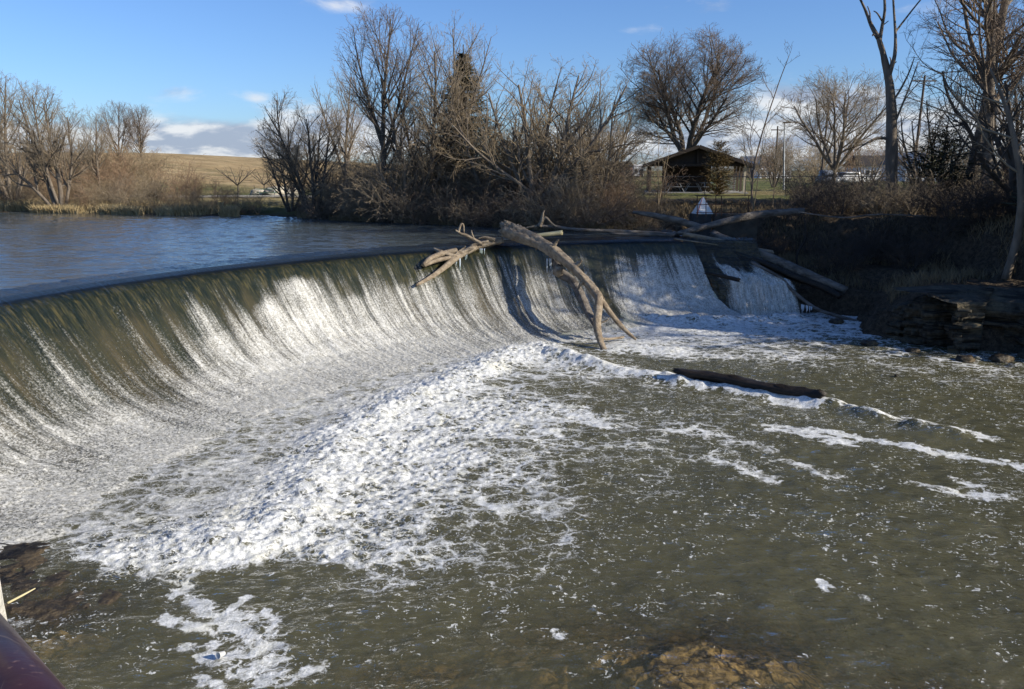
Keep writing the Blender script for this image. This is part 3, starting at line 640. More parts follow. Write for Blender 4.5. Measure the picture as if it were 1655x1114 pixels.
# fine spray and droplets thrown up by the churn
rg = np.random.default_rng(12); m_ = (TU > .8) & (ld < 2.2); wgt = (TU*np.exp(-(ld/.9)**2)+.10*TU)[m_]; idx = rg.choice(wgt.size, 9000, p=wgt/wgt.sum())
Pb = np.stack([X[m_][idx], Y[m_][idx], Zp[m_][idx]], -1) + np.c_[rg.normal(0, .03, 9000), rg.normal(0, .03, 9000), np.abs(rg.normal(0, .10, 9000))]
thr_ = rg.uniform(TH_R-.02, TH_L-.1, 3500); sr_ = rg.uniform(1.5, 5.2, 3500); kf = foot_len(thr_)/5.4; xr, yr = arc(thr_-shear(thr_, sr_), sr_*kf-.02); zr = prof(sr_*kf, thr_)+np.abs(rg.normal(0, .05, 3500))+.03
Pb = np.concatenate([Pb, np.c_[xr, yr, zr]]); nb_ = len(Pb); rad_ = rg.uniform(.003, .009, nb_)*(.6+.4*rg.random(nb_)); rad_ *= np.where(rg.random(nb_) < .04, 1.7, 1)
oc = np.array([[1, 0, 0], [-1, 0, 0], [0, 1, 0], [0, -1, 0], [0, 0, 1], [0, 0, -1.]]); of_ = np.array([[0, 2, 4], [2, 1, 4], [1, 3, 4], [3, 0, 4], [2, 0, 5], [1, 2, 5], [3, 1, 5], [0, 3, 5]])
Vs = (Pb[:, None]+oc[None]*rad_[:, None, None]).reshape(-1, 3); Fs = (np.arange(nb_)[:, None, None]*6+of_[None]).reshape(-1, 3)
m, t = new_mat('droplets'); finish(t, pbsdf(t, (.85, .86, .86), .4, None, .5)); MAT['droplets'] = m
tag(_link('spray', np_mesh('spray', Vs, Fs, 3), MAT['droplets']), 'fine white spray above the churning foam at the foot of the dam', 'spray', None, 'stuff')

# ============================================================ TREES
def _norm(d):
    l = math.sqrt(d[0]*d[0]+d[1]*d[1]+d[2]*d[2]) or 1; return (d[0]/l, d[1]/l, d[2]/l)
def grow(seed, stems, spec, env=None, rmin=.008):
    """stems: list of (start, direction, length, radius). spec: per level dict(seg, wob, trop, n (children per metre), t0, ang, ratio, rr).
    returns the branches by level as lists of (points, radii)"""
    rnd = random.Random(seed); U = rnd.uniform; out = [[] for _ in spec]
    stack = [(p, d, L, r, 0) for p, d, L, r in stems]
    while stack:
        p, d, L, r, lv = stack.pop(); sp = spec[lv]
        n = max(2, int(round(L/sp['seg']))); st = L/n; pts = [p]; rad = [r]; d = _norm(d); dirs = [d]
        for i in range(n):
            w_ = sp['wob']; tr = sp['trop']
            d = _norm((d[0]+U(-w_, w_), d[1]+U(-w_, w_), d[2]+U(-w_, w_)+tr)); p = (p[0]+d[0]*st, p[1]+d[1]*st, p[2]+d[2]*st)
            if env and lv > 0 and not env(p, rnd): 
                if len(pts) > 1: break
            if p[2] < .05: break
            pts.append(p); rad.append(max(rmin, r*(1-sp.get('taper', .75)*(i+1)/n))); dirs.append(d)
        if len(pts) < 2: continue
        out[lv].append((pts, rad))
        if lv+1 < len(spec):
            Lr = st*(len(pts)-1); k = sp['n']*Lr; k = int(k)+(1 if U(0, 1) < k-int(k) else 0)
            for j in range(k):
                q = sp['t0']+(1-sp['t0'])*(j+U(.1, .9))/k; f = q*(len(pts)-1); i0 = min(int(f), len(pts)-2); g = f-i0
                a, b = pts[i0], pts[i0+1]; pp = (a[0]+(b[0]-a[0])*g, a[1]+(b[1]-a[1])*g, a[2]+(b[2]-a[2])*g)
                dd = Vector(dirs[i0+1]); ax = dd.orthogonal().normalized(); ax.rotate(Matrix.Rotation(U(0, 6.283), 3, dd))
                ang = R(U(*sp['ang'])); nd = dd*math.cos(ang)+ax*math.sin(ang)
                if sp.get('flat') and nd.z < 0: nd.z *= -.3
                stack.append((pp, tuple(nd), L*sp['ratio']*U(.65, 1.2)*(1-sp.get('dec', .45)*q), max(rmin, (rad[i0]*(1-g)+rad[i0+1]*g)*sp['rr']), lv+1))
    return out
def sweep(branches, sides, name, mat, parent):
    """all branches of one tree as one mesh of tapered tubes"""
    P0 = []; P1 = []; R0 = []; R1 = []
    for pts, rad in branches:
        for i in range(len(pts)-1): P0.append(pts[i]); P1.append(pts[i+1]); R0.append(rad[i]); R1.append(rad[i+1])
    if not P0: return None
    P0 = np.array(P0); P1 = np.array(P1); R0 = np.array(R0)[:, None, None]; R1 = np.array(R1)[:, None, None]
    D = P1-P0; Ln = np.linalg.norm(D, axis=1, keepdims=True)+1e-9; D = D/Ln; P1 = P1 + D*np.minimum(R1[:, 0]*.5, Ln*.3)
    ref = np.where(np.abs(D[:, 2:3]) > .8, np.array([[1., 0, 0]]), np.array([[0, 0, 1.]])); A = np.cross(D, ref); A /= np.linalg.norm(A, axis=1, keepdims=True)+1e-9; B = np.cross(D, A)
    an = np.arange(sides)*2*np.pi/sides; c = np.cos(an)[None, :, None]; s_ = np.sin(an)[None, :, None]
    ring = A[:, None]*c+B[:, None]*s_
    V = np.concatenate([P0[:, None]+ring*R0, P1[:, None]+ring*R1], 1).reshape(-1, 3)
    k = np.arange(sides); q = np.stack([k, (k+1) % sides, (k+1) % sides+sides, k+sides], -1)
    Fq = (np.arange(len(P0))[:, None, None]*2*sides+q[None]).reshape(-1, 4)
    global UPWARD
    UPWARD = False; me = np_mesh(name, V, Fq, 4); UPWARD = True
    return _link(name, me, MAT[mat], parent, sides > 4)
PARK = []
def tree_proto(name, seed, stems, spec, env, bark, twig, split=2, rmin=.006, crown='crown'):
    b = grow(seed, stems, spec, env, rmin); print('TREE', name, seed, [len(q) for q in b])
    o = empty(name, (0, 0, 0))
    sweep(sum(b[:split], []), 7, 'trunk', bark, o); sweep(sum(b[split:], []), 3, crown, twig, o)
    o['_used'] = 0; return o
def place(proto, loc, rz=0, s=1.0, label=None, cat='tree', group=None, sz=None, tilt=(0, 0)):
    if proto.get('_used', 0): o = copy_tree(proto)
    else: o = proto; proto['_used'] = 1
    o.location = loc; o.rotation_euler = (tilt[0], tilt[1], rz); o.scale = (s, s, sz or s)
    for k in ('label', 'category', 'group'):
        if k in o: del o[k]
    tag(o, label, cat, group); return o
def on(px, Y, dz=-.05, py=300):             # ground point under a photo column at distance Y
    x = (px-827.5)/F*(Y*math.cos(PITCH)+ (CH-3.8)*math.sin(PITCH)); return (x, Y, gz(x, Y)+dz)
def ell(cx, cz, rx, rz_, jit=.12, seed=0):
    def f(p, rnd):
        q = ((p[0]-cx)**2+(p[1])**2)/rx**2 + ((p[2]-cz)/rz_)**2
        return q < 1+rnd.uniform(-jit, jit)*2
    return f
LV = lambda seg, wob, trop, n, t0, ang, ratio, rr, **k: dict(seg=seg, wob=wob, trop=trop, n=n, t0=t0, ang=ang, ratio=ratio, rr=rr, **k)
# --- broad round tree (behind the pavilion): 15.5 m high, 14 m wide
spec_round = [LV(.8, .10, .04, 2.0, .25, (30, 60), .62, .45, taper=.6, dec=.2), LV(.6, .16, .05, 2.2, .2, (25, 55), .55, .55, dec=.3), LV(.45, .2, .03, 3.8, .12, (25, 55), .5, .5), LV(.3, .2, .02, 5.2, .1, (25, 55), .55, .6), LV(.25, .2, .02, 0, .1, (25, 50), .5, .6)]
T_round = tree_proto('shade_tree', 17, [((0, 0, 0), (-.05, 0, 1), 4.2, .42), ((0, 0, 2.6), (-.35, .1, 1), 10.0, .30), ((.1, 0, 2.6), (.5, -.2, 1), 10.0, .27), ((0, .1, 3.0), (.12, .4, 1), 9.5, .24), ((0, 0, 3.4), (1.1, .1, .75), 7.2, .2), ((0, 0, 3.4), (-1.0, -.2, .9), 7.2, .2), ((0, 0, 3.2), (-.1, -.6, 1), 8.0, .2)], spec_round, ell(0, 8.6, 7.4, 7.3, .1), 'bark_dark', 'twig_brown', rmin=.0075)
place(T_round, on(1106, 80), 2.0, 1.08, 'big round-crowned bare tree rising behind the picnic pavilion', sz=.97)
# --- smaller spreading round trees on the field
spec_vase = [LV(.7, .12, .03, 1.6, .2, (30, 55), .6, .55, taper=.65, dec=.2), LV(.5, .18, .06, 2.4, .15, (25, 55), .55, .55, dec=.3), LV(.4, .2, .05, 4.0, .1, (25, 50), .5, .5), LV(.28, .2, .03, 4.8, .1, (25, 50), .5, .6), LV(.22, .2, .02, 0, .1, (25, 50), .5, .6)]
T_field = tree_proto('shade_tree', 12, [((0, 0, 0), (.05, 0, 1), 2.6, .26)]+[((0, 0, 1.9), (math.cos(a)*.75, math.sin(a)*.75, 1), 7.2, .16) for a in (0.3, 1.5, 2.7, 3.9, 5.2)]+[((0, 0, 2.3), (.05, .1, 1), 7.0, .15)], spec_vase, ell(0, 6.2, 6.6, 5.0, .08), 'bark_grey', 'twig_grey', rmin=.0075)
place(T_field, on(1345, 74), .6, 1.0, 'wide bare tree on the field between the light pole and the dead tree')
# --- tall airy tree, upswept
spec_tall = [LV(.9, .05, .05, 1.75, .22, (28, 48), .50, .5, taper=.85, dec=.5), LV(.6, .12, .09, 2.3, .2, (25, 45), .5, .55, dec=.3), LV(.45, .16, .08, 3.6, .12, (25, 45), .5, .5), LV(.3, .18, .05, 4.4, .1, (22, 45), .55, .6), LV(.25, .18, .03, 0, .1, (25, 50), .5, .6)]
T_tall = tree_proto('tall_tree', 21, [((0, 0, 0), (0, 0, 1), 13.0, .24), ((0, 0, 4.2), (-.35, .15, 1), 8.6, .14), ((0, 0, 4.8), (.38, -.1, 1), 8.2, .13)], spec_tall, ell(0, 8.8, 3.9, 5.3, .08), 'bark_dark', 'twig_brown', rmin=.0065)
place(T_tall, on(628, 48), .4, .87, 'tallest slender bare tree with an upswept crown, left of the spruce')
T_tall2 = tree_proto('tall_tree', 22, [((0, 0, 0), (.03, 0, 1), 11, .20), ((0, 0, 2.6), (-.3, .2, 1), 8, .13), ((0, 0, 2.2), (.3, .1, 1), 7.5, .12)], spec_tall, ell(0, 7, 3.3, 4.8, .1), 'bark_grey', 'twig_grey')
# --- leaning multi-stem tree, dark arching limbs
spec_multi = [LV(.7, .10, .06, 1.9, .2, (25, 55), .5, .55, taper=.75, dec=.4), LV(.5, .2, .07, 2.6, .15, (25, 55), .5, .55, dec=.3), LV(.38, .22, .06, 4.0, .1, (25, 55), .5, .5), LV(.28, .22, .04, 4.8, .1, (25, 50), .5, .6), LV(.22, .2, .03, 0, .1, (25, 50), .5, .6)]
T_spread = tree_proto('spreading_tree', 31, [((0, 0, 0), (-.1, 0, 1), 7, .20), ((.1, 0, 0), (.55, .1, 1), 8, .19), ((.1, 0, .8), (1.05, -.1, .75), 7.6, .17), ((-.1, 0, .2), (-.6, .2, 1), 6.8, .15), ((0, .1, .6), (.2, .5, 1), 7, .15), ((0, 0, 1), (-.9, -.1, .7), 6, .12)], spec_multi, ell(.2, 4.6, 6.6, 4.3, .1), 'bark_grey', 'twig_tan')
place(T_spread, on(868, 43, .0), .0, .98, 'spreading bare tree with long crooked limbs above the thicket, right of the spruce')
T_multi = tree_proto('multi_stem_tree', 32, [((math.cos(a)*.25, math.sin(a)*.25, 0), (math.cos(a)*.38, math.sin(a)*.38, 1), 8.0+random.Random(int(a*9)).uniform(-1.5, 1), .15) for a in (0.2, 1.4, 2.6, 3.7, 4.9)], spec_multi, ell(0, 5.3, 4.2, 4.4, .12), 'bark_dark', 'twig_grey')
T_multi2 = tree_proto('multi_stem_tree', 33, [((math.cos(a)*.2, math.sin(a)*.2, 0), (math.cos(a)*.5, math.sin(a)*.5, 1), 6.6+random.Random(int(a*7)).uniform(-1.5, 1), .12) for a in (0.7, 2.0, 3.1, 4.4, 5.6)], spec_multi, ell(0, 4.4, 3.9, 3.9, .12), 'bark_grey', 'twig_tan')
place(T_multi, on(505, 52), .3, .86, 'dark multi-stemmed bare tree at the left end of the middle thicket')
place(T_tall2, on(560, 56), 1.1, .78, 'slender bare tree just right of the dark multi-stemmed tree')
place(T_multi, on(690, 48), 2.2, 1.0, 'bare tree with dark arching limbs between the tallest tree and the spruce')
place(T_tall2, on(742, 49), 2.9, .92, 'thin bare tree whose top twigs stick out above the spruce')
place(T_multi2, on(795, 46), 4.0, 1.05, 'tan bare tree tangled in the thicket just right of the spruce')
place(T_multi2, on(960, 43), 1.0, .95, 'tan bushy bare tree at the right end of the thicket')
place(T_multi2, on(905, 48), 3.0, 1.1, 'bare tree behind the spreading tree')
place(T_multi, on(470, 55), 5.1, .66, 'low bare tree leaning out at the far left of the middle thicket')
place(T_multi2, on(655, 46.5), 5.5, .8, 'tan bare tree at the front of the thicket below the tallest tree')
place(T_multi, on(975, 50), 5.5, .70, 'small bare tree left of the charcoal grill')
# --- left bank trees
T_left = tree_proto('multi_stem_tree', 41, [((0, 0, 0), (.05, 0, 1), 9, .22), ((-.2, 0, 0), (-.45, 0, 1), 9, .20), ((-.4, 0, 0), (-.9, .1, 1), 8.5, .17), ((.2, 0, 0), (.35, .1, 1), 8, .16), ((-.1, 0, .6), (-.2, -.2, 1), 9, .16)], spec_multi, ell(-.8, 6.0, 5.8, 4.8, .1), 'bark_grey', 'twig_grey')
place(T_left, on(98, 58), 0, .86, 'pale multi-trunked bare tree at the water on the left bank')
place(T_multi2, on(20, 62), .8, 1.05, 'bare tree cut by the left edge of the view')
place(T_tall2, on(18, 66), 1.8, .9, 'slim bare tree behind the left edge of the bank')
place(T_tall2, on(164, 66), 2.5, .62, 'slim bare tree right of the pale multi-trunked tree')
place(T_tall, on(200, 90), 1.5, .68, 'slim upright bare tree on the left bank, left of its twin at the mound')
place(T_tall, on(234, 92), 2.5, .66, 'slim upright bare tree nearest the clear slope of the mound')
place(T_multi2, on(130, 75), 3.5, .98, 'bare bushy tree behind the pale multi-trunked tree')
place(T_multi2, on(60, 80), 4.5, 1.15, 'far bare bushy tree near the left edge')
place(T_multi, on(-60, 70), 1.5, 1.3, 'bare tree beyond the left edge of the view')
T_small = tree_proto('small_tree', 42, [((0, 0, 0), (0, 0, 1), 1.2, .10)]+[((0, 0, 1.0), (math.cos(a)*1.1, math.sin(a)*1.1, .8), 2.6, .05) for a in (0, 1.1, 2.2, 3.3, 4.4, 5.4)], spec_vase, ell(0, 2.0, 2.1, 1.1, .1), 'bark_dark', 'twig_brown')
place(T_small, on(385, 76), 0, .95, 'small flat-topped bare tree standing on the mown lawn')
place(T_small, on(427, 84), 1.4, .85, 'smaller bare sapling behind the pale boulders')
# --- right bank: dead tree, twin trunks, dark trees
dead = empty('dead_tree', (0, 0, 0), 'tall dead tree with broken bare limbs and no twigs, right of the pavilion', 'tree')
Yd = 44; p0 = on(1440, Yd); dead.location = p0
def rel(px, py, Y=Yd): v = atY(px, py, Y); return v
tubes_obj('trunk', [dict(pts=[p0, rel(1441, 230), rel(1440, 170), rel(1436, 130), rel(1428, 90), rel(1420, 62)], rad=[.33, .29, .24, .20, .15, .13], rough=.10, seed=1, n=10)], MAT['bark_grey'], dead)
lm = [([(1420, 62), (1408, 40), (1398, 15), (1388, -6)], [.13, .10, .07, .05]), ([(1422, 66), (1426, 40), (1430, 15), (1428, -20)], [.11, .08, .07, .05]), ([(1436, 125), (1446, 90), (1447, 55), (1445, 20), (1442, -30)], [.12, .10, .08, .06, .05]),
      ([(1447, 52), (1460, 35), (1478, 12), (1500, -15)], [.06, .05, .04, .03]), ([(1419, 60), (1412, 56), (1410, 58)], [.07, .05, .03]), ([(1426, 35), (1418, 22), (1412, 18)], [.05, .035, .02]), ([(1406, 36), (1406, 22), (1402, 10)], [.05, .035, .02]),
      ([(1443, 165), (1458, 140), (1470, 115), (1478, 92)], [.06, .05, .04, .02]), ([(1444, 205), (1460, 165), (1472, 135), (1484, 100)], [.07, .05, .04, .02]), ([(1462, 162), (1475, 145), (1488, 130)], [.03, .025, .015]), ([(1438, 225), (1418, 223), (1400, 232), (1385, 242)], [.09, .07, .05, .03]),
      ([(1436, 108), (1446, 102), (1449, 100)], [.05, .035, .02]), ([(1437, 118), (1440, 100), (1438, 92)], [.05, .035, .02]), ([(1428, 40), (1436, 34)], [.03, .02])]
tubes_obj('limb', [dict(pts=[rel(a, b, Yd+.3*math.sin(i*2.1+k)) if k else rel(a, b) for k, (a, b) in enumerate(l)], rad=r, rough=.12, seed=i, n=7) for i, (l, r) in enumerate(lm)], MAT['bark_grey'], dead)
spec_big = [LV(.9, .05, .03, 1.15, .28, (45, 75), .42, .42, taper=.65, dec=.35), LV(.55, .18, .04, 2.4, .15, (25, 55), .52, .55, dec=.3), LV(.4, .2, .03, 3.2, .1, (25, 55), .5, .55), LV(.3, .22, .02, 3.2, .1, (25, 50), .5, .6), LV(.22, .2, .02, 0, .1, (25, 50), .5, .6)]
T_big = tree_proto('tall_tree', 51, [((0, 0, 0), (.02, 0, 1), 17, .36)], spec_big, ell(0, 10.5, 5.2, 8.5, .1), 'bark_grey', 'twig_brown')
place(T_big, on(1562, 45), 0, .95, 'straight tall trunked bare tree, left of the pair at the right')
T_big2 = tree_proto('tall_tree', 52, [((0, 0, 0), (.08, 0, 1), 17, .34), ((0, 0, 5), (.5, .1, 1), 9, .16)], spec_big, ell(.5, 10.5, 5.2, 8.5, .1), 'bark_grey', 'twig_brown')
place(T_big2, on(1592, 42), 2.0, .95, 'tall trunked bare tree, right of the pair at the right')
spec_low = [LV(.6, .16, .04, 1.5, .2, (30, 65), .5, .5, taper=.7, dec=.3), LV(.45, .22, .04, 2.6, .15, (25, 60), .52, .55, dec=.3), LV(.36, .24, .03, 3.0, .1, (25, 55), .5, .55), LV(.28, .24, .02, 0, .1, (25, 50), .5, .6)]
T_low = tree_proto('crooked_tree', 53, [((0, 0, 0), (-.1, 0, 1), 6.5, .20), ((0, 0, 1.2), (-1, -.1, .8), 7.5, .14), ((0, 0, 1.8), (.8, .1, 1), 6, .13), ((0, 0, 2.2), (-.3, .4, 1), 6, .12), ((0, 0, .9), (-.8, -.4, .9), 5, .10)], spec_low, None, 'bark_dark', 'twig_dark')
place(T_low, on(1632, 37), 0, 1.0, 'crooked dark tree with long low limbs at the right edge')
pale = empty('leaning_tree', on(1635, 31), 'pale leaning slim trunk rising from the rock shelf at the right edge', 'tree')
pb = Vector(pale.location)
tubes_obj('trunk', [dict(pts=[pb, atY(1645, 380, 30.8), atY(1650, 300, 30.6), atY(1640, 230, 30.6), atY(1625, 170, 30.7), atY(1600, 110, 31)], rad=[.17, .14, .12, .10, .07, .03], rough=.08, seed=3)], MAT['bark_grey'], pale)
gb = grow(8, [(tuple(atY(1648, 280, 30.6)-pb), (-.9, 0, .3), 4, .05), (tuple(atY(1642, 240, 30.6)-pb), (.7, 0, .8), 4, .05), (tuple(atY(1640, 225, 30.6)-pb), (-.8, .2, .4), 4.5, .05), (tuple(atY(1625, 170, 30.7)-pb), (.5, .2, 1), 3.5, .04), (tuple(atY(1625, 170, 30.7)-pb), (-.9, .2, .5), 3.5, .04)], spec_low, None)
sweep(sum(gb, []), 4, 'crown', 'twig_grey', pale)
for i, (px, Y, s, lb) in enumerate(((1500, 46, .95, 'dark bare tree left of the twin trunks'), (1655, 46, 1.15, 'dark bare tree filling the top right corner'), (1400, 60, .62, 'low bare tree behind the dead tree'), (1250, 90, .6, 'small far bare tree right of the pavilion'), (1480, 70, .9, 'bare tree behind the utility pole'))):
    place(T_multi if i % 2 else T_multi2, on(px, Y), i*1.3, s, lb)
# shading trees of the right bank, mostly beyond the edge of the view
for i, (x, y, s) in enumerate(((23.5, 31, .9), (25, 27, 1.0), (26, 36, .95), (28, 31, 1.0), (28, 23, .9))):
    place((T_big, T_big2)[i % 2], (x, y, gz(x, y)-.1), i*1.7, s, 'bare tree on the right bank beyond the edge of the view', group='bank trees beyond the right edge')

# evergreens: short needle sprays on drooping whorled boughs
def needles(name, mat, parent, seed, H, rad, cone=1.0, z0=.3, boughs=16, per=9, size=.5, droop=-.15, round_=False):
    rnd = random.Random(seed); V = []; Fc = []
    tiers = int(H*3.4)
    for i in range(tiers):
        q = (i+.5)/tiers; z = z0+(H-z0)*q
        rr = rad*((1-q)**cone) if not round_ else rad*math.sqrt(max(0.02, 1-((q-.38)/.64)**2))
        for k in range(boughs):
            a = rnd.uniform(0, 6.283); L = rr*rnd.uniform(.55, 1.12)+.08; zz = z+rnd.uniform(-.2, .2)
            for j in range(per):
                f = (j+rnd.random())/per; c = Vector((math.cos(a)*L*f, math.sin(a)*L*f, zz+droop*L*f+.22*L*f*f))
                for _ in range(2):
                    d = Vector((math.cos(a)+rnd.uniform(-.9, .9), math.sin(a)+rnd.uniform(-.9, .9), rnd.uniform(-.4, .6))).normalized()
                    s = size*rnd.uniform(.4, 1)*(.6+.4*(1-q)); w_ = d.cross(Vector((rnd.uniform(-1, 1), rnd.uniform(-1, 1), 1))).normalized()*s*.10
                    b = len(V); V += [c-w_, c+w_, c+d*s+w_*.3, c+d*s-w_*.3]; Fc.append((b, b+1, b+2, b+3))
    return mesh_obj(name, V, Fc, MAT[mat], parent)
sp_ = empty('spruce', on(752, 50), 'dark green pointed spruce standing among the bare trees', 'tree')
sweep([([(0, 0, 0), (0, 0, 9.2)], [.16, .03])], 7, 'trunk', 'bark_dark', sp_); needles('crown', 'needle', sp_, 5, 8.6, 3.3, .8, .8, 26, 13, .55)
for i, (x, y, s) in enumerate(((23.5, 30, .95), (25.5, 33.5, 1.0), (22.8, 26.2, .85), (33, 40, 1.0))):  # unseen spruces added to keep the sun off the right bank
    c_ = copy_tree(sp_); c_.location = (x, y, gz(x, y)-.1); c_.scale = (s*1.25, s*1.25, s); c_.rotation_euler = (0, 0, i*1.1); c_['label'] = 'unseen spruce added to shade the right bank'; c_['group'] = 'added spruces shading the right bank'
ju = empty('juniper', on(1158, 60), 'rusty brown-green juniper bush in front of the pavilion', 'tree')
sweep([([(0, 0, 0), (0, 0, 2.6)], [.09, .02])], 6, 'trunk', 'bark_dark', ju); needles('crown', 'needle_brown', ju, 6, 3.9, 1.15, .6, .15, 30, 8, .36, .2, True)
dj = empty('juniper', on(1515, 43.5), 'large dark juniper in the brush left of the twin trunks', 'tree')
sweep([([(0, 0, 0), (0, 0, 3.6)], [.14, .03])], 6, 'trunk', 'bark_dark', dj); needles('crown', 'needle', dj, 7, 4.0, 1.8, .6, .2, 26, 7, .5, .1, True)

# ============================================================ BRUSH
spec_shrub = [LV(.35, .2, -.01, 3.2, .15, (25, 60), .5, .6, taper=.7, dec=.3), LV(.3, .28, .0, 3.6, .1, (25, 65), .55, .6, dec=.3), LV(.25, .3, .0, 4.0, .1, (25, 60), .55, .7), LV(.2, .3, 0, 0, 0, (20, 40), .5, .6)]
def shrub(seed, n, L, lean, twig, name='shrub', r=.028, trop=None):
    rnd = random.Random(seed); st = []
    for i in range(n):
        a = rnd.uniform(0, 6.283); l_ = rnd.uniform(*lean)
        st.append(((math.cos(a)*rnd.uniform(0, .12), math.sin(a)*rnd.uniform(0, .12), 0), (math.cos(a)*l_, math.sin(a)*l_, 1), L*rnd.uniform(.6, 1.1), r*rnd.uniform(.6, 1.2)))
    spc = [dict(q) for q in spec_shrub]
    if trop is not None: spc[0]['trop'] = trop
    b = grow(seed, st, spc, None, .0065); o = empty(name, (0, 0, 0)); sweep(b[0], 4, 'stems', twig, o); sweep(sum(b[1:], []), 3, 'twigs', twig, o); o['_used'] = 0; return o
SH = [shrub(101, 13, 2.8, (.3, 1.0), 'twig_grey', trop=-.05), shrub(102, 12, 3.2, (.2, .8), 'twig_tan', trop=-.04), shrub(103, 14, 2.2, (.5, 1.5), 'twig_brown', trop=-.04), shrub(104, 9, 3.0, (.1, .4), 'twig_red')]
SH_dark = shrub(105, 12, 2.6, (.3, 1.0), 'twig_dark', trop=-.04)
_sp = spec_shrub; spec_shrub = [LV(.4, .07, .03, 1.7, .35, (20, 40), .38, .5, taper=.8, dec=.3), LV(.3, .15, .04, 2.5, .1, (20, 45), .5, .6), LV(.25, .2, .0, 0, .1, (25, 60), .5, .7)]
SAP = shrub(106, 2, 4.4, (.02, .08), 'twig_tan', 'sapling', .04, .02); spec_shrub = _sp
rb = random.Random(5); nsh = 0
def scatter(px0, px1, Y0f, depth, n, protos, smin, smax, group, label, cat='shrub'):
    global nsh
    for i in range(n):
        px = px0+(px1-px0)*(i+rb.random())/n; f = rb.random()
        # distance of the water's edge in this column
        sy = None
        Y = Y0f(px)+depth*f**1.3; p = on(px, Y)
        place(rb.choice(protos), p, rb.uniform(0, 6.28), rb.uniform(smin, smax), label, cat, group)
shpx = sorted((a, atZ(a, b, ZU).y) for a, b in ((-300, 341), (0, 344), (140, 345.5), (300, 349), (430, 351), (520, 355), (640, 361), (760, 366), (880, 373), (1000, 375), (1150, 378)))
def shoreY(px): return float(np.interp(px, [a for a, b in shpx], [b for a, b in shpx]))
scatter(500, 985, lambda p: shoreY(p)+.4, 4.5, 48, [SH[0], SH[2], SH[2]], .85, 1.25, 'bare shrubs of the middle thicket', 'bare tangled shrub in the thicket on the middle shore')
scatter(560, 960, lambda p: shoreY(p)+.0, 1.0, 22, [SH[2], SH[0]], .6, .85, 'low shrubs hanging over the middle shore', 'low tangled shrub hanging over the water at the middle shore')
scatter(520, 980, lambda p: shoreY(p)+4, 6, 28, SH[:2], 1.2, 1.6, 'tall shrubs behind the middle thicket', 'tall bare shrub at the back of the middle thicket')
scatter(-60, 420, lambda p: shoreY(p)+1.2, 7, 44, [SH[3], SH[1], SH[2]], .35, .68, 'bare shrubs of the left bank', 'bare brown shrub on the left bank')
scatter(-60, 250, lambda p: shoreY(p)+12, 24, 44, [SH[3], SH[1]], 1.0, 1.45, 'far brush in front of the mound', 'reddish bare shrub far back on the left bank, below the mound')
scatter(960, 1075, lambda p: shoreY(p)+1.5, 7, 12, [SH[1], SH[3]], .5, .8, 'small shrubs left of the pavilion', 'small bare shrub on the slope left of the pavilion')
scatter(1280, 1660, lambda p: 40.0, 9, 36, [SH_dark, SH[0], SH[2]], .6, 1.1, 'shrubs along the top of the right bank', 'bare shrub along the top of the dark right bank')
scatter(1330, 1660, lambda p: 35.0, 4, 18, [SH_dark], .5, .9, 'dark shrubs on the face of the right bank', 'dark bare shrub on the shaded face of the right bank')
scatter(1200, 1340, lambda p: 38.0, 4, 8, [SH[2], SH_dark], .45, .7, 'shrubs behind the crossed logs', 'low bare shrub behind the crossed logs by the dam')
for px, Y, s, lb in ((1062, 44, 1.05, 'thin paired sapling with two pale stems before the left eave'), (1215, 43, 1.35, 'slender sapling reaching above the right eave of the pavilion'), (945, 40, .9, 'thin straight sapling at the right of the thicket'), (925, 40, .8, 'thin straight sapling in the right half of the thicket'), (1245, 44, .8, 'thin sapling on the bank right of the pavilion')):
    place(SAP, on(px, Y), px, s, lb, 'sapling')
scatter(-60, 330, lambda p: shoreY(p)+3, 9, 26, [SH[3], SH[0], SH[2]], .7, 1.05, 'taller bare shrubs of the left bank', 'taller bare shrub among the brush of the left bank')
# far tree line behind the field
for i in range(26):
    px = 1215+i*19+rb.uniform(-6, 6); Y = rb.uniform(125, 190)
    place(rb.choice([SH[1], SH[0], SH[3]]), on(px, Y), rb.uniform(0, 6), rb.uniform(2.0, 3.2), 'far bushy bare tree on the edge of the field', 'tree', 'far trees along the field edge')
for i in range(12):
    px = 985+i*22; Y = rb.uniform(230, 330); place(rb.choice([SH[1], SH[0]]), on(px, Y), rb.uniform(0, 6), rb.uniform(1.6, 2.4), 'far bare tree on the horizon by the distant buildings', 'tree', 'far trees on the horizon')

# dry grass: blades, as masses nobody could count
def blades(name, label, n, sampler, mat, h=(.2, .6), seed=0, group=None, w_=.018):
    rg = np.random.default_rng(seed); P = sampler(rg, n); z = terrain(P[:, 0], P[:, 1])[0]; P3 = np.c_[P, z-.03]; n = len(P3)
    a = rg.uniform(0, 6.283, n); H_ = rg.uniform(*h, n); le = rg.normal(0, .35, (n, 2))*H_[:, None]
    W = np.c_[np.cos(a), np.sin(a), np.zeros(n)]*w_
    top = P3+np.c_[le, H_]; mid = P3+np.c_[le*.35, H_*.55]
    V = np.stack([P3-W, P3+W, mid+W*.8, mid-W*.8, top+W*.1, top-W*.1], 1).reshape(-1, 3)
    b = np.arange(n)[:, None]*6; Fq = np.concatenate([b+np.array([0, 1, 2, 3]), b+np.array([3, 2, 4, 5])], 0)
    global UPWARD
    UPWARD = False; me = np_mesh(name, V, Fq, 4); UPWARD = True
    return tag(_link(name, me, MAT[mat], None), label, 'grass', group, 'stuff')
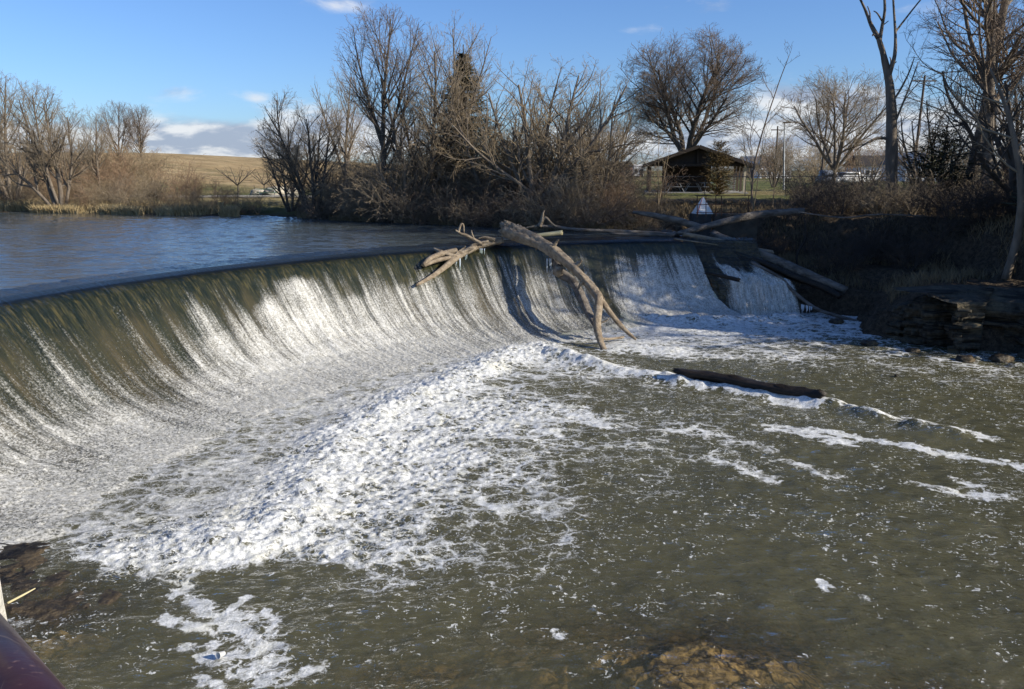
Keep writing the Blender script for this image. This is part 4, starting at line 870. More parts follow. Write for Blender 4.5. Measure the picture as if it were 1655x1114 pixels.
def band(px0, px1, y0, dy):
    def f(rg, n):
        px = rg.uniform(px0, px1, n); sy = np.interp(px, [a for a, b in shpx], [b for a, b in shpx]); Y = sy+y0+dy*rg.uniform(0, 1, n)**1.4
        X_ = (px-827.5)/F*(Y*math.cos(PITCH)+2.4*math.sin(PITCH)); ok = vn(X_*.6, Y*.6, 7) > .35; return np.c_[X_, Y][ok]
    return f
blades('dry_grass', 'pale dry grass along the edge of the left bank', 24000, band(-60, 385, .1, 3.5), 'dry_grass', (.2, .75), 1, w_=.03)
blades('dry_grass', 'dull brown weeds on the slope between thicket and pavilion', 26000, band(940, 1230, .1, 9), 'dull_grass', (.1, .35), 2, w_=.022)
blades('dry_grass', 'brown dead weeds under the middle thicket', 26000, band(480, 980, .1, 6), 'dull_grass', (.15, .5), 3, w_=.02)
def rbank(rg, n):
    px = rg.uniform(1230, 1700, n); Y = rg.uniform(31, 50, n); X_ = (px-827.5)/F*(Y*math.cos(PITCH)+2.4*math.sin(PITCH)); P = np.c_[X_, Y]; dl = terrain(P[:, 0], P[:, 1])[2]; return P[(dl > 1.0) & (vn(X_*.8, Y*.8, 8) > .4)]
blades('dead_weeds', 'dead weeds over the shaded right bank', 30000, rbank, 'dull_grass', (.1, .5), 4, w_=.015)

# ============================================================ DRIFTWOOD
def hit(px, py, off=.15):                   # point just in front of the falling sheet along a line of sight
    d = ray(px, py)
    for i in range(4000):
        q = 15+i*.008; x = d[0]*q; y = d[1]*q; z = CH+d[2]*q
        if DR-math.hypot(x-DC.x, y-DC.y) < 6.3 and z <= face_z(x, y): return Vector((x, y, z))-Vector(d)*off
    return atY(px, py, 33)
def wr(px_r, Y): return px_r*Y/F
def limb(pts, rad_px, Y0, Y1, **k):
    rad_px = [q*.86 for q in rad_px]; n = len(pts); Ys = [Y0+(Y1-Y0)*i/(n-1) for i in range(n)]
    return dict(pts=[atY(a, b, y) for (a, b), y in zip(pts, Ys)], rad=[wr(r, y) for r, y in zip(rad_px, Ys)], **k)
fp = [(818, 371), (834, 377), (851, 384), (884, 399), (914, 421), (940, 447), (957, 467), (970, 484)]
fy = [33.6, 33.2, 32.8, 32.0, 31.1, 30.2, 29.5, 28.9]
ft = empty('fallen_trunk', atY(970, 484, 28.9), 'thick grey driftwood trunk lying over the dam crest with its forked end in the pool', 'driftwood')
def fobj(name, specs, mat='wood_lit', par=None): return tubes_obj(name, specs, MAT[mat], par)
fobj('trunk', [dict(pts=[atY(a, b, y) for (a, b), y in zip(fp, fy)], rad=[wr(r, 31) for r in (11.5, 13, 12, 10, 8.6, 7.2, 6.4, 6.2)], rough=.24, seed=4, n=26, jag=.2, sub=9)], 'wood_lit', ft)
fobj('splintered_end', [dict(pts=[atY(822, 374, 33.4), atY(815, 366, 33.6), atY(810, 361, 33.7)], rad=[.20, .14, .05], rough=.3, seed=5, jag=.12), dict(pts=[atY(830, 374, 33.3), atY(822, 363, 33.5), atY(816, 358, 33.5)], rad=[.2, .12, .04], rough=.3, seed=6, jag=.1), dict(pts=[atY(838, 378, 33.2), atY(832, 367, 33.2), atY(827, 361, 33.3)], rad=[.18, .10, .03], rough=.3, seed=7, jag=.1), dict(pts=[atY(826, 380, 33.2), atY(815, 380, 33.4), atY(810, 382, 33.4)], rad=[.16, .10, .04], rough=.3, seed=8, jag=.1)], 'wood_lit', ft)
fobj('limb', [limb([(968, 480), (967, 500), (965, 525), (969, 548), (979, 572)], [8, 7.5, 7, 6.2, 5], 28.9, 27.0, rough=.12, seed=9, n=12)], 'wood_lit', ft)
fobj('limb', [limb([(970, 482), (982, 500), (1000, 523), (1014, 537), (1028, 549)], [6, 5.5, 5, 4, 2.2], 28.9, 28.5, rough=.12, seed=10)], 'wood_lit', ft)
fobj('limb', [limb([(966, 547), (985, 548), (1008, 545)], [3.2, 3, 2.2], 27.8, 28.6, rough=.15, seed=11)], 'wood_lit', ft)
fobj('limb', [limb([(969, 522), (978, 519), (984, 515)], [2.5, 2, 1], 28, 27.9, rough=.15, seed=12)], 'wood_lit', ft)
for i, l in enumerate(([(893, 402), (899, 392), (903, 388)], [(925, 430), (934, 428), (940, 421)], [(866, 384), (868, 397), (866, 404)], [(946, 452), (938, 460), (934, 469)])):
    fobj('stub', [limb(l, [5, 3.4, 1.4], [31.7, 30.7, 32.4, 29.9][i], [31.5, 30.5, 32.2, 29.8][i], rough=.3, seed=90+i, n=8, jag=.04)], 'wood_lit', ft)
st = empty('lower_trunk', atY(962, 527, 28.6), 'darker knobbly driftwood limb leaning on the dam under the thick grey trunk', 'driftwood')
fobj('trunk', [dict(pts=[atY(888, 405, 32.4), atY(899, 425, 31.9), atY(906, 441, 31.4), atY(926, 455, 30.9), atY(941, 483, 30.0), atY(952, 507, 29.3), atY(965, 530, 28.5)], rad=[wr(r, 30) for r in (5, 6, 7.5, 7, 6.5, 5.5, 5)], rough=.2, seed=13, n=12)], 'wood_grey', st)
fobj('knot', [dict(pts=[atY(901, 436, 31.3), atY(904, 442, 31.0)], rad=[.24, .16], rough=.3, seed=14, jag=.05)], 'wood_lit', st)
br = empty('driftwood_branch', atY(782, 396, 33.0), 'pale twisted driftwood branch reaching left across the dam crest', 'driftwood')
def fpts(l, off=.22): return [hit(a, b, off) for a, b in l]
Yb_ = 33.1
fobj('stem', [dict(pts=[atY(812, 389, 33.4), atY(782, 395, 33.0), atY(759, 404, 32.4)]+fpts([(736, 417), (721, 430), (698, 447), (673, 461)], .25), rad=[wr(r, 32) for r in (5, 6, 6, 5, 4.2, 3.4, 1.8)], rough=.18, seed=15)], 'wood_lit', br)
tw = [([(778, 394), (754, 381), (742, 376), (745, 363), (749, 364), (750, 376)], [3.6, 3, 2.2, 1.8, 1.5, 1]), ([(742, 376), (736, 372)], [2, 1]), ([(736, 414), (714, 408), (698, 402), (685, 401), (671, 400)], [4, 3.4, 2.6, 2, 1.1]), ([(737, 405), (714, 410), (695, 418), (684, 429)], [4.5, 5, 4.5, 3.5]),
      ([(728, 417), (706, 421), (686, 430)], [3, 3.4, 2.4]), ([(738, 410), (748, 403), (752, 398)], [3, 2, 1]), ([(768, 391), (763, 378), (762, 372)], [2, 1.4, .7]), ([(800, 388), (784, 384), (772, 386)], [2.6, 2.2, 1]), ([(760, 404), (765, 396), (790, 390)], [3, 2.6, 2]), ([(735, 412), (745, 408), (765, 402)], [2, 2, 1.4])]
for i, (l, r) in enumerate(tw):
    Y = [32.6, 32.5, 32.0, 32.1, 31.7, 32.3, 32.6, 33.0, 32.6, 32.2][i]
    pts = [(hit(a, b, .30) if b > 404 else atY(a, b, min(Y, 33.0))) for a, b in l]
    fobj('twig', [dict(pts=pts, rad=[wr(q, 32) for q in r], rough=.2, seed=20+i, n=8)], 'wood_lit', br)
def icicles(name, label, spots, group=None):
    for i, (px, py, Y, L) in enumerate(spots):
        sp = []
        for k in range(4):
            a = atY(px+random.Random(i*7+k).uniform(-4, 4), py, Y); l_ = L*random.Random(i*5+k).uniform(.4, 1)
            sp.append(dict(pts=[a, a-Vector((0, 0, l_*.5)), a-Vector((0, 0, l_))], rad=[.026, .016, .004], rough=.15, seed=k, n=6))
        o = tubes_obj('icicles', sp, MAT['ice']); tag(o, label[i], 'ice', group)
icicles('icicles', ['short icicles hanging from the middle of the pale twisted branch', 'small icicles on the pale twisted branch nearer the thick trunk', 'icicles where the pale branch meets the thick trunk', 'icicles under the thick trunk beside the darker limb'],
        [(740, 418, 31.6, .55), (754, 409, 32.1, .45), (779, 402, 32.7, .5), (887, 418, 31.8, .6)])
sb = empty('driftwood_log', atY(924, 370, 36.5), 'long thin driftwood log with an upturned root, floating just above the dam', 'driftwood')
fobj('trunk', [limb([(868, 365), (900, 367), (924, 371), (970, 373), (1016, 375), (1098, 379)], [3.2, 3.5, 3.2, 3.2, 3.4, 3], 36.6, 36.9, rough=.2, seed=30)], 'wood_grey', sb)
fobj('root', [limb([(872, 366), (876, 356), (878, 344), (880, 341)], [5, 4, 2, 1], 36.6, 36.5, rough=.3, seed=31), limb([(874, 362), (882, 352), (890, 360), (899, 367)], [3, 2.5, 2, 1.5], 36.6, 36.5, rough=.3, seed=32), limb([(870, 366), (856, 367), (846, 370)], [2.2, 1.6, .7], 36.6, 36.6, rough=.3, seed=33)], 'wood_lit', sb)
tag(tubes_obj('broken_log', [limb([(862, 381), (884, 379), (909, 376)], [3, 4, 4.5], 35.0, 35.2, rough=.08, seed=34)], MAT['wood_yellow']), 'short peeled yellow log floating behind the thick trunk', 'driftwood')
tag(tubes_obj('broken_log', [limb([(985, 378), (1040, 379), (1090, 381)], [2, 2.6, 2.2], 36.6, 36.6, rough=.2, seed=35)], MAT['wood_grey']), 'thin grey pole floating at the right end of the dam crest', 'driftwood')
RL = [([(1023, 343), (1060, 349), (1100, 358), (1135, 369)], [2.5, 6, 6.5, 7], 38.5, 37.5, 'wood_grey', 'grey log sloping down to the right, left half of the crossed pair by the dam'),
      ([(1095, 378), (1130, 369), (1203, 351), (1250, 345), (1300, 341)], [4, 6, 7, 6.5, 5], 36.8, 38.5, 'wood_grey', 'long grey log rising to the right, crossing in front of the concrete block'),
      ([(1105, 379), (1157, 389), (1193, 401), (1248, 409)], [4, 5, 6.5, 5], 36.3, 35.9, 'wood_lit', 'pale-topped log lying just below the crossing of the grey pair'),
      ([(1150, 377), (1190, 395), (1254, 421), (1305, 444), (1368, 470)], [6, 7.5, 9, 9.5, 8], 37.2, 33.6, 'wood_grey', 'thickest long log running down the right bank to the pool'),
      ([(1172, 404), (1228, 423), (1279, 446), (1330, 465), (1358, 480)], [4, 5.5, 6.5, 6.5, 5], 35.8, 33.2, 'wood_wet', 'dark log lying under the thickest log on the right bank'),
      ([(1215, 424), (1261, 449), (1284, 473), (1317, 498), (1350, 510), (1391, 521)], [2.5, 3, 3.2, 3.6, 3.6, 2.5], 34.6, 32.7, 'wood_grey', 'thin bent log dipping into the pool right of the small cascade'),
      ([(1140, 441), (1165, 446), (1195, 453)], [2.5, 3.5, 3.5], 34.2, 33.8, 'wood_wet', 'short wet log stuck on the ledge above the small cascade'),
      ([(1090, 386), (1125, 391), (1160, 396)], [1.2, 1.4, 1.0], 35.9, 35.8, 'wood_lit', 'thin pale stick at the right end of the crest'),
      ([(1300, 352), (1302, 385), (1288, 412), (1290, 440)], [1.5, 2, 2, 1], 36.5, 36, 'wood_wet', 'upright broken stick on the dark bank above the thickest log')]
for i, (l, r, y0, y1, mt, lb) in enumerate(RL):
    sp = [limb(l, r, y0, y1, rough=.13, seed=40+i, n=12, jag=.08)]
    o = tubes_obj('driftwood_log', sp, MAT[mt]); tag(o, lb, 'driftwood')
fl = tubes_obj('sunken_log', [dict(pts=[atZ(1089, 598, .34), atZ(1110, 603, .30), atZ(1150, 609, .26), atZ(1200, 619, .22), atZ(1250, 630, .18), atZ(1300, 637, .18), atZ(1331, 641, .22)], rad=[.07, .12, .14, .18, .19, .17, .14], rough=.32, seed=60, n=12, jag=.12)], MAT['wood_wet']); tag(fl, 'black waterlogged log with water breaking over it in the pool', 'driftwood')
tag(tubes_obj('snag', [dict(pts=[atZ(1449, 612, -.1), atZ(1448, 606, .08)], rad=[.07, .03], rough=.3, seed=61, n=7)], MAT['wood_wet']), 'small dark stub poking out of the pool near the right bank', 'driftwood')
# fallen dead limbs on the right bank
rnd = random.Random(9)
for i, (l, r, lb) in enumerate((([(1360, 438), (1440, 447), (1530, 452), (1635, 458)], [1, 1.5, 2, 1.8], 'long thin dead pole lying along the dark right bank above the rock'), ([(1290, 343), (1360, 352), (1420, 347), (1500, 350)], [1.6, 1.5, 1.5, 1], 'thin dead branch lying along the lit lip of the right bank'), ([(1560, 400), (1600, 360), (1640, 345)], [1, 1, .6], 'thin dead branch propped up near the leaning tree'))):
    o = tubes_obj('dead_branch', [limb(l, r, 36.5, 35.5, rough=.2, seed=70+i, n=6)], MAT['wood_grey']); tag(o, lb, 'branch')

# ============================================================ CASCADE AND ROCKS
cl = Vector((*arc(TH_R+.004, -.1), 0)); cr = cl + Vector((2.9, -.35, 0))
fl_ = atZ(1160, 508, 0); fr_ = atZ(1300, 511, 0)
nu, nv = 260, 160
uu = np.linspace(0, 1, nu); vv = np.linspace(0, 1, nv); UU, VV = np.meshgrid(uu, vv, indexing='ij')
bxp = cl.x+(cr.x-cl.x)*UU; byp = cl.y+(cr.y-cl.y)*UU; fxp = fl_.x+(fr_.x-fl_.x)*UU; fyp = fl_.y+(fr_.y-fl_.y)*UU
fyp = fyp - .35*np.sin(UU*np.pi)*(1+.8*(vn(UU*7, UU*0, 2)-.5))
CX = bxp+(fxp-bxp)*VV; CY = byp+(fyp-byp)*VV
CZ = np.interp(VV, [0, .08, .2, .35, .5, .72, .80, .86, .93, 1.0], [3.22, 3.12, 2.6, 2.1, 1.88, 1.66, 1.45, .85, .28, -.3])
CZ = CZ + .28*(vn(UU*9, VV*4, 6)-.5)*ss(VV, .1, .3)*(1-ss(VV, .85, 1)) - .25*ss(UU, .75, 1)*ss(VV, .1, .6)*(1-ss(VV, .8, 1))
stepz = CZ-.07-.10*fbm(UU*14, VV*9, 3, 15)
me = np_mesh('rock_step', np.stack([CX, CY+.05, stepz], -1).reshape(-1, 3), grid_faces(nu, nv), 4)
tag(_link('rock_step', me, MAT['rock_wet'], None, True), 'dark rock step under the small cascade at the right end of the dam', 'rock')
CZw = CZ + .22*(fbm(UU*22, VV*16, 4, 16)-.5)*ss(VV, .2, .5) + .16*(fbm(UU*12, VV*22, 3, 18)-.5)*ss(VV, .55, .8); CYw = CY-.30*(fbm(UU*26, VV*5, 3, 17)-.3)*ss(VV, .7, .85)
me = np_mesh('cascade_water', np.stack([CX, CYw-.02, CZw], -1).reshape(-1, 3), grid_faces(nu, nv), 4)
uvl = me.uv_layers.new(name='UVMap'); li = np.empty(len(me.loops), np.int32); me.loops.foreach_get('vertex_index', li)
UVv = np.stack([(UU*4.2).ravel(), (VV*5).ravel()], -1); uvl.data.foreach_set('uv', UVv[li].astype(np.float32).ravel())
fd = .15*ss(VV, .1, .3)+.55*ss(VV, .3, .55)*ss(UU, .05, .3) + .5*ss(VV, .62, .76)*ss(UU, .06, .16)*(1-ss(UU, .95, 1)); fd = np.where(VV > .76, np.maximum(fd*ss(UU, .05, .14), .75*ss(VV, .93, .99)), fd)
fd = np.clip(fd*(.25+1.35*vn(UU*11, VV*3, 25)), 0, 1); set_attr(me, 'foam', fd); set_attr(me, 'lip', np.zeros(fd.shape)); set_attr(me, 'apron', np.zeros(fd.shape))
tag(_link('cascade_water', me, MAT['fall'], None, True), kind='structure')
for i, (px, y0, y1, wd, lb) in enumerate(((1305, 492, 512, .9, 'curtain of icicles under the thin bent log'),)):
    sp = []
    for k in range(9):
        a = atY(px-9+k*2.1+rnd.uniform(-1, 1), y0+k*.5, 32.9); l_ = rnd.uniform(.12, .42)
        sp.append(dict(pts=[a, a-Vector((0, 0, l_*.5)), a-Vector((0, 0, l_))], rad=[.026, .018, .004], rough=.2, seed=k, n=6))
    tag(tubes_obj('icicles', sp, MAT['ice']), lb, 'ice')

def strata_rock(name, outline, ztop, back, label, layers=16, seed=0, mat='rock'):
    """layered ledge: outline (front line, left to right) in plan, ztop per outline point, running back into the bank"""
    n0 = len(outline); K = 120; tt = np.linspace(0, n0-1, K); ox = np.interp(tt, range(n0), [p[0] for p in outline]); oy = np.interp(tt, range(n0), [p[1] for p in outline]); oz = np.interp(tt, range(n0), ztop)
    tx = np.gradient(ox); ty = np.gradient(oy); l = np.hypot(tx, ty)+1e-9; nx, ny = -ty/l, tx/l     # towards the bank
    rows = []; rg = np.random.default_rng(seed)
    for j in range(layers*2):
        q = (j//2+(j % 2)*.93)/layers; z = -.6+(oz+.6)*q
        off = .40*vn(np.full(K, (j//2)*1.7), tt*.9, seed)+.30*(fbm(tt*7+(j//2)*3.1, np.full(K, (j//2)*1.3), 3, seed+13)-.5)+.5*np.floor(vn(tt*2.2, tt*0+3, seed+4)*3)/3+.45*fbm(tt*3.1, np.full(K, (j//2)*2.3), 3, seed+3)+.25*q+.5*vn(tt*1.3, tt*0, seed+9)
        rows.append(np.stack([ox+nx*off, oy+ny*off, z+.05*(fbm(tt*4, np.full(K, j*1.), 2, seed+5)-.5)], -1))
    last = rows[-1]
    for d in np.linspace(.15, back, 26):
        x = last[:, 0]+nx*d; y = last[:, 1]+ny*d
        rows.append(np.stack([x, y, last[:, 2]+np.floor(4*fbm(x*.5, y*.9, 3, seed+7))/4*.35*ss(np.full(K, d), 0, 1)+.08*(fbm(x*3, y*3, 3, seed+8)-.5)+.04*d], -1))
    Vr = np.stack(rows, 0).reshape(-1, 3)
    me = np_mesh(name, Vr, grid_faces(len(rows), K), 4); return tag(_link(name, me, MAT[mat], None, False), label, 'rock')
ro = [atZ(1388, 528, 0), atZ(1392, 546, 0), atZ(1440, 557, 0), atZ(1480, 563, 0), atZ(1540, 572, 0), atZ(1582, 577, 0), atZ(1592, 573, 0), atZ(1655, 584, 0), atZ(1760, 600, 0)]
strata_rock('rock_outcrop', [(p.x, p.y) for p in ro], [.8, 1.1, 1.4, 1.5, 1.6, 1.7, 1.7, 1.65, 1.6], 2.2, 'big dark layered rock shelf standing in the pool at the right', seed=3)
ro2 = [atY(1230, 395, 37.2), atY(1300, 402, 36.8), atY(1400, 412, 36.2), atY(1500, 416, 35.6), atY(1600, 420, 35), atY(1700, 425, 34.5)]
for i, (px, py, s_, lb) in enumerate(((1405, 556, .28, 'small dark rock at the left foot of the rock shelf'), (1475, 568, .22, 'small dark rock below the middle of the rock shelf'), (1560, 582, .30, 'rounded dark rock just below the corner of the rock shelf'), (1618, 582, .35, 'dark rock in the water right of the shelf corner'), (1352, 522, .30, 'dark rock at the pool edge beside the thin bent log'))):
    bm = bmesh.new(); bmesh.ops.create_icosphere(bm, subdivisions=3, radius=1)
    for v in bm.verts:
        n_ = float(fbm(np.array([v.co.x*1.9+i*7+v.co.z*2.1]), np.array([v.co.y*1.9+v.co.z*1.3]), 4, i)[0]); v.co *= (.6+.8*n_)*s_; v.co.z *= .6
    o = bm_obj('boulder', bm, MAT['rock_wet'], None, True); o.location = atZ(px, py, .02); tag(o, lb, 'boulder')
# foreground ledge and bank foot at the lower left
def mound_rock(name, pts, label, mat, seed, h=.3, rad=.5, res=90, flat=.5):
    xs_ = [p[0] for p in pts]; ys_ = [p[1] for p in pts]; x = np.linspace(min(xs_)-rad*1.3, max(xs_)+rad*1.3, res); y = np.linspace(min(ys_)-rad*1.3, max(ys_)+rad*1.3, res); Xg, Yg = np.meshgrid(x, y, indexing='ij')
    d = seg_dist(Xg, Yg, pts)+.25*rad*(fbm(Xg*3, Yg*3, 4, seed)-.5)*2; z = h*np.minimum(1, 1.6*(1-ss(d, 0, rad)))**flat-.12+.10*(fbm(Xg*6, Yg*6, 4, seed+2)-.5)
    z = np.where(d > rad*1.0, -.5, z)
    me = np_mesh(name, np.stack([Xg, Yg, z], -1).reshape(-1, 3), grid_faces(res, res), 4); return tag(_link(name, me, MAT[mat], None, True), label, 'rock')
lg = [atZ(a, b, 0) for a, b in ((-80, 985), (20, 975), (70, 985), (120, 972), (160, 962))]
mound_rock('rock_ledge', [(p.x, p.y) for p in lg], 'brown wet rock ledge at the water in the lower left corner', 'rock_wet', 5, .13, .50)
mound_rock('bank_rock', [(p.x, p.y) for p in [atZ(-180, 880, 0), atZ(-60, 905, 0), atZ(30, 915, 0), atZ(60, 925, 0)]], 'dark silted rock slope at the near end of the dam', 'rock_wet', 8, .16, 1.3, flat=1)
tag(tubes_obj('stick', [dict(pts=[atZ(12, 975, .32), atZ(35, 963, .34), atZ(57, 951, .36)], rad=[.016, .015, .008], rough=.1, seed=2, n=7)], MAT['wood_yellow']), 'pale stick on the brown rock ledge, lower left', 'stick')
# cup in the foam
c0 = atZ(362, 1056, .05); bm = bmesh.new(); n = 20
ring = lambda r, z: [bm.verts.new((r*math.cos(2*math.pi*k/n), r*math.sin(2*math.pi*k/n), z)) for k in range(n)]
rr_ = [ring(.030, 0), ring(.042, .10), ring(.045, .10), ring(.045, .106), ring(.040, .104), ring(.028, .006)]
for a, b in zip(rr_, rr_[1:]):
    for k in range(n): bm.faces.new((a[k], a[(k+1) % n], b[(k+1) % n], b[k]))
bm.faces.new(rr_[0][::-1]); bm.faces.new(rr_[-1])
cup = bm_obj('cup', bm, MAT['white_paint'], None, True); cup.location = c0; cup.rotation_euler = (R(75), 0, R(-25)); tag(cup, 'small white cup floating in the foam patch, lower left', 'cup')

# ============================================================ NEAR RAIL AND WALL
rl = empty('handrail', (-.9, .9, 4.6), 'dark red-brown round handrail in the lower left corner', 'railing')
ra = atY(-59, 1016, 1.15); rb_ = atY(38, 1155, .86); dv = (rb_-ra)
bm = bmesh.new(); bar(bm, ra-dv*1.2-Vector(rl.location), rb_+dv*1.2-Vector(rl.location), .050, 28); o = bm_obj('rail', bm, MAT['rail_paint'], rl, True)
bm = bmesh.new(); e = rb_+dv*1.1; bar(bm, Vector((e.x, e.y, e.z-.04))-Vector(rl.location), Vector((e.x, e.y, 4.62))-Vector(rl.location), .03, 14); bm_obj('post', bm, MAT['rail_paint'], rl, True)
pe = atY(8, 985, 2.12)
bm = bmesh.new(); box(bm, (pe.x-.35, 2.04, 4.9), (.7, .16, 3.6)); bmesh.ops.subdivide_edges(bm, edges=bm.edges[:], cuts=40, use_grid_fill=True)
for v in bm.verts:
    nz_ = float(fbm(np.array([v.co.y*9+v.co.x*5]), np.array([v.co.z*9]), 3, 4)[0])-.5; v.co.x += nz_*.022*(1 if v.co.x > pe.x-.1 else 0)
bm_obj('stone_pillar', bm, MAT['stone_wall'], None, False); tag(bpy.data.objects['stone_pillar'], 'rough pale stone pillar at the left edge beside the handrail', 'wall')
bm = bmesh.new(); box(bm, (-1.6, -2.2, 4.4), (9, 6.6, .4)); tag(bm_obj('viewing_platform', bm, MAT['concrete']), kind='structure')

# ============================================================ THE FAR BANK: BUILT THINGS
GS = lambda px, Y: Vector(on(px, Y, 0))
# pavilion
Yp = 66; pc_ = atY(1126, 300, Yp); gp = gz(pc_.x, Yp+2)
pv = empty('picnic_pavilion', (pc_.x, Yp, gp), 'open brown picnic pavilion with a low gabled roof on the lawn', 'pavilion', rz=R(-8))
W2, HE, HR, DP = 4.15, 2.25, 3.75, 6.5
def roof_part(bm, sx):
    ox, oz = sx*(W2+.25), HE-.05; V = [bm.verts.new(p) for p in ((0, -.5, HR), (0, DP+.5, HR), (ox, DP+.5, oz), (ox, -.5, oz), (0, -.5, HR-.16), (0, DP+.5, HR-.16), (ox, DP+.5, oz-.16), (ox, -.5, oz-.16))]
    for f in ((0, 1, 2, 3), (4, 7, 6, 5), (0, 3, 7, 4), (1, 5, 6, 2), (3, 2, 6, 7), (0, 4, 5, 1)): bm.faces.new([V[i] for i in f])
for sx in (-1, 1): bm = bmesh.new(); roof_part(bm, sx); bmesh.ops.recalc_face_normals(bm, faces=bm.faces); bm_obj('roof_slope', bm, MAT['roof_dark'], pv)
bm = bmesh.new()
for sx in (-1, 1):
    a = Vector((0, -.56, HR-.02)); b = Vector((sx*(W2+.28), -.56, HE-.07)); d = b-a; box(bm, (a+b)/2, (d.length, .05, .26)); 
    vs = bm.verts[-8:]; c_ = (a+b)/2; bmesh.ops.rotate(bm, cent=c_, matrix=Matrix.Rotation(math.atan2(-d.z, d.x) if sx > 0 else math.atan2(-d.z, d.x)+math.pi, 3, 'Y'), verts=vs)
bm_obj('fascia', bm, MAT['wood_dark'], pv)
for sx in (-1, 1):
    for k in range(4):
        bm = bmesh.new(); box(bm, (sx*(W2-.35), .1+k*(DP-.2)/3, HE/2+.06), (.18, .18, HE+.12)); bm_obj('post', bm, MAT['post_sunlit' if (sx > 0 and k == 0) else 'wood_post'], pv)
bm = bmesh.new(); box(bm, (-.65, 3.0, 1.35), (4.1, .14, 2.7)); bm_obj('back_wall', bm, MAT['wood_dark'], pv)
bm = bmesh.new(); box(bm, (0, .1, HE+.02), (W2*2-.5, .16, .22)); box(bm, (0, .1, (HE+HR)/2), (.16, .14, HR-HE-.35)); bm_obj('tie_beam', bm, MAT['wood_dark'], pv)
for yy in (.22, DP-.2):
    bm = bmesh.new(); V = [bm.verts.new(p) for y_ in (yy, yy+.06) for p in ((-W2+.5, y_, HE+.05), (W2-.5, y_, HE+.05), (0, y_, HR-.2))]
    for f in ((0, 1, 2), (5, 4, 3), (0, 3, 4, 1), (1, 4, 5, 2), (2, 5, 3, 0)): bm.faces.new([V[i] for i in f])
    bm_obj('gable', bm, MAT['wood_dark'], pv)
bm = bmesh.new(); box(bm, (0, DP/2, .03), (W2*2, DP, .1)); bm_obj('floor_slab', bm, MAT['concrete'], pv)
# lattice panel at its right side
bm = bmesh.new()
for i in range(9):
    z = .15+i*.14; bar(bm, (1.7, 1.6, z), (3.3, 1.6, z+.35), .022, 5); bar(bm, (1.7, 1.6, z+.35), (3.3, 1.6, z), .022, 5)
bm_obj('lattice', bm, MAT['metal_galv'], pv)
def picnic_table(loc, rz, mat, leg, label):
    o = empty('picnic_table', loc, label, 'table', rz=rz)
    bm = bmesh.new()
    for k in range(5): box(bm, (0, -.32+k*.16, .75), (1.8, .145, .04))
    bm_obj('table_top', bm, MAT[mat], o)
    for s_ in (-1, 1): bm = bmesh.new(); box(bm, (0, s_*.68, .45), (1.8, .26, .04)); bm_obj('bench', bm, MAT[mat], o)
    for s_ in (-1, 1):
        bm = bmesh.new(); bar(bm, (s_*.65, -.3, .73), (s_*.65, -.7, .02), .03, 6); bar(bm, (s_*.65, .3, .73), (s_*.65, .7, .02), .03, 6); bar(bm, (s_*.65, -.7, .43), (s_*.65, .7, .43), .03, 6); bm_obj('leg_frame', bm, MAT[leg], o)
    return o
for i, (dx, dy, rz, mt, lg_, lb) in enumerate(((-1.75, .9, 1.57, 'wood_dark', 'metal_galv', 'picnic table with pale crossed legs at the left inside the pavilion'), (-.2, 1.2, 1.45, 'wood_dark', 'metal_galv', 'picnic table seen end-on in the middle of the pavilion'), (1.2, .8, .1, 'metal_galv', 'metal_galv', 'pale picnic table behind the juniper in the pavilion'))):
    c_, s_ = math.cos(R(-8)), math.sin(R(-8)); picnic_table((pc_.x+dx*c_-dy*s_, Yp+dx*s_+dy*c_, gp+.08), rz, mt, lg_, lb)
picnic_table(GS(432, 72), .3, 'table_green', 'metal_galv', 'green picnic table on the lawn in front of the pale boulders')
# charcoal grill
g0_ = GS(1005, 56); gr_ = empty('charcoal_grill', g0_, 'dark charcoal grill on a post at the left of the lawn', 'grill')
bm = bmesh.new(); box(bm, (0, 0, .88), (.9, .5, .28), bev=.03); bm_obj('fire_box', bm, MAT['metal_dark'], gr_); bm = bmesh.new(); bar(bm, (0, 0, 0), (0, 0, .75), .05); bm_obj('post', bm, MAT['metal_dark'], gr_)
bm = bmesh.new(); box(bm, (.12, 0, 1.13), (.16, .12, .2), bev=.02); bm_obj('ash_tin', bm, MAT['white_paint'], gr_)
# concrete block with the pyramid marker
Yk = 39.0; bt = atY(1135, 346, Yk); zt = bt.z
bm = bmesh.new(); box(bm, (bt.x, Yk+.35, (zt+2.6)/2), (.92, .8, zt-2.6), bev=.02); tag(bm_obj('concrete_block', bm, MAT['shaded_block']), 'concrete block coloured as in shade, at the right end of the dam under the white pyramid', 'block')
py_ = empty('marker_pyramid', (bt.x+.08, Yk+.35, zt), 'white pyramid marker with faded red edge on the dark concrete block', 'marker')
bm = bmesh.new(); bmesh.ops.create_cone(bm, cap_ends=True, segments=4, radius1=.58, radius2=.03, depth=.80); bmesh.ops.rotate(bm, cent=(0, 0, 0), matrix=Matrix.Rotation(R(45+8), 3, 'Z'), verts=bm.verts); bmesh.ops.translate(bm, vec=(0, 0, .40), verts=bm.verts); bm_obj('body', bm, MAT['white_paint'], py_)
bm = bmesh.new(); aa = R(180+45+8); bar(bm, (.585*math.cos(aa), .585*math.sin(aa), .01), (.03*math.cos(aa), .03*math.sin(aa), .80), .035, 6, .012); bm_obj('stripe', bm, MAT['red_faded'], py_)
bm = bmesh.new(); wl_ = atY(1180, 346, 39.6); box(bm, (wl_.x+.35, 39.9, (wl_.z+2.5)/2), (2.2, .35, wl_.z-2.5), bev=.02); tag(bm_obj('abutment_wall', bm, MAT['old_concrete']), 'low concrete wall right of the dark block, under the rusty railing', 'wall')
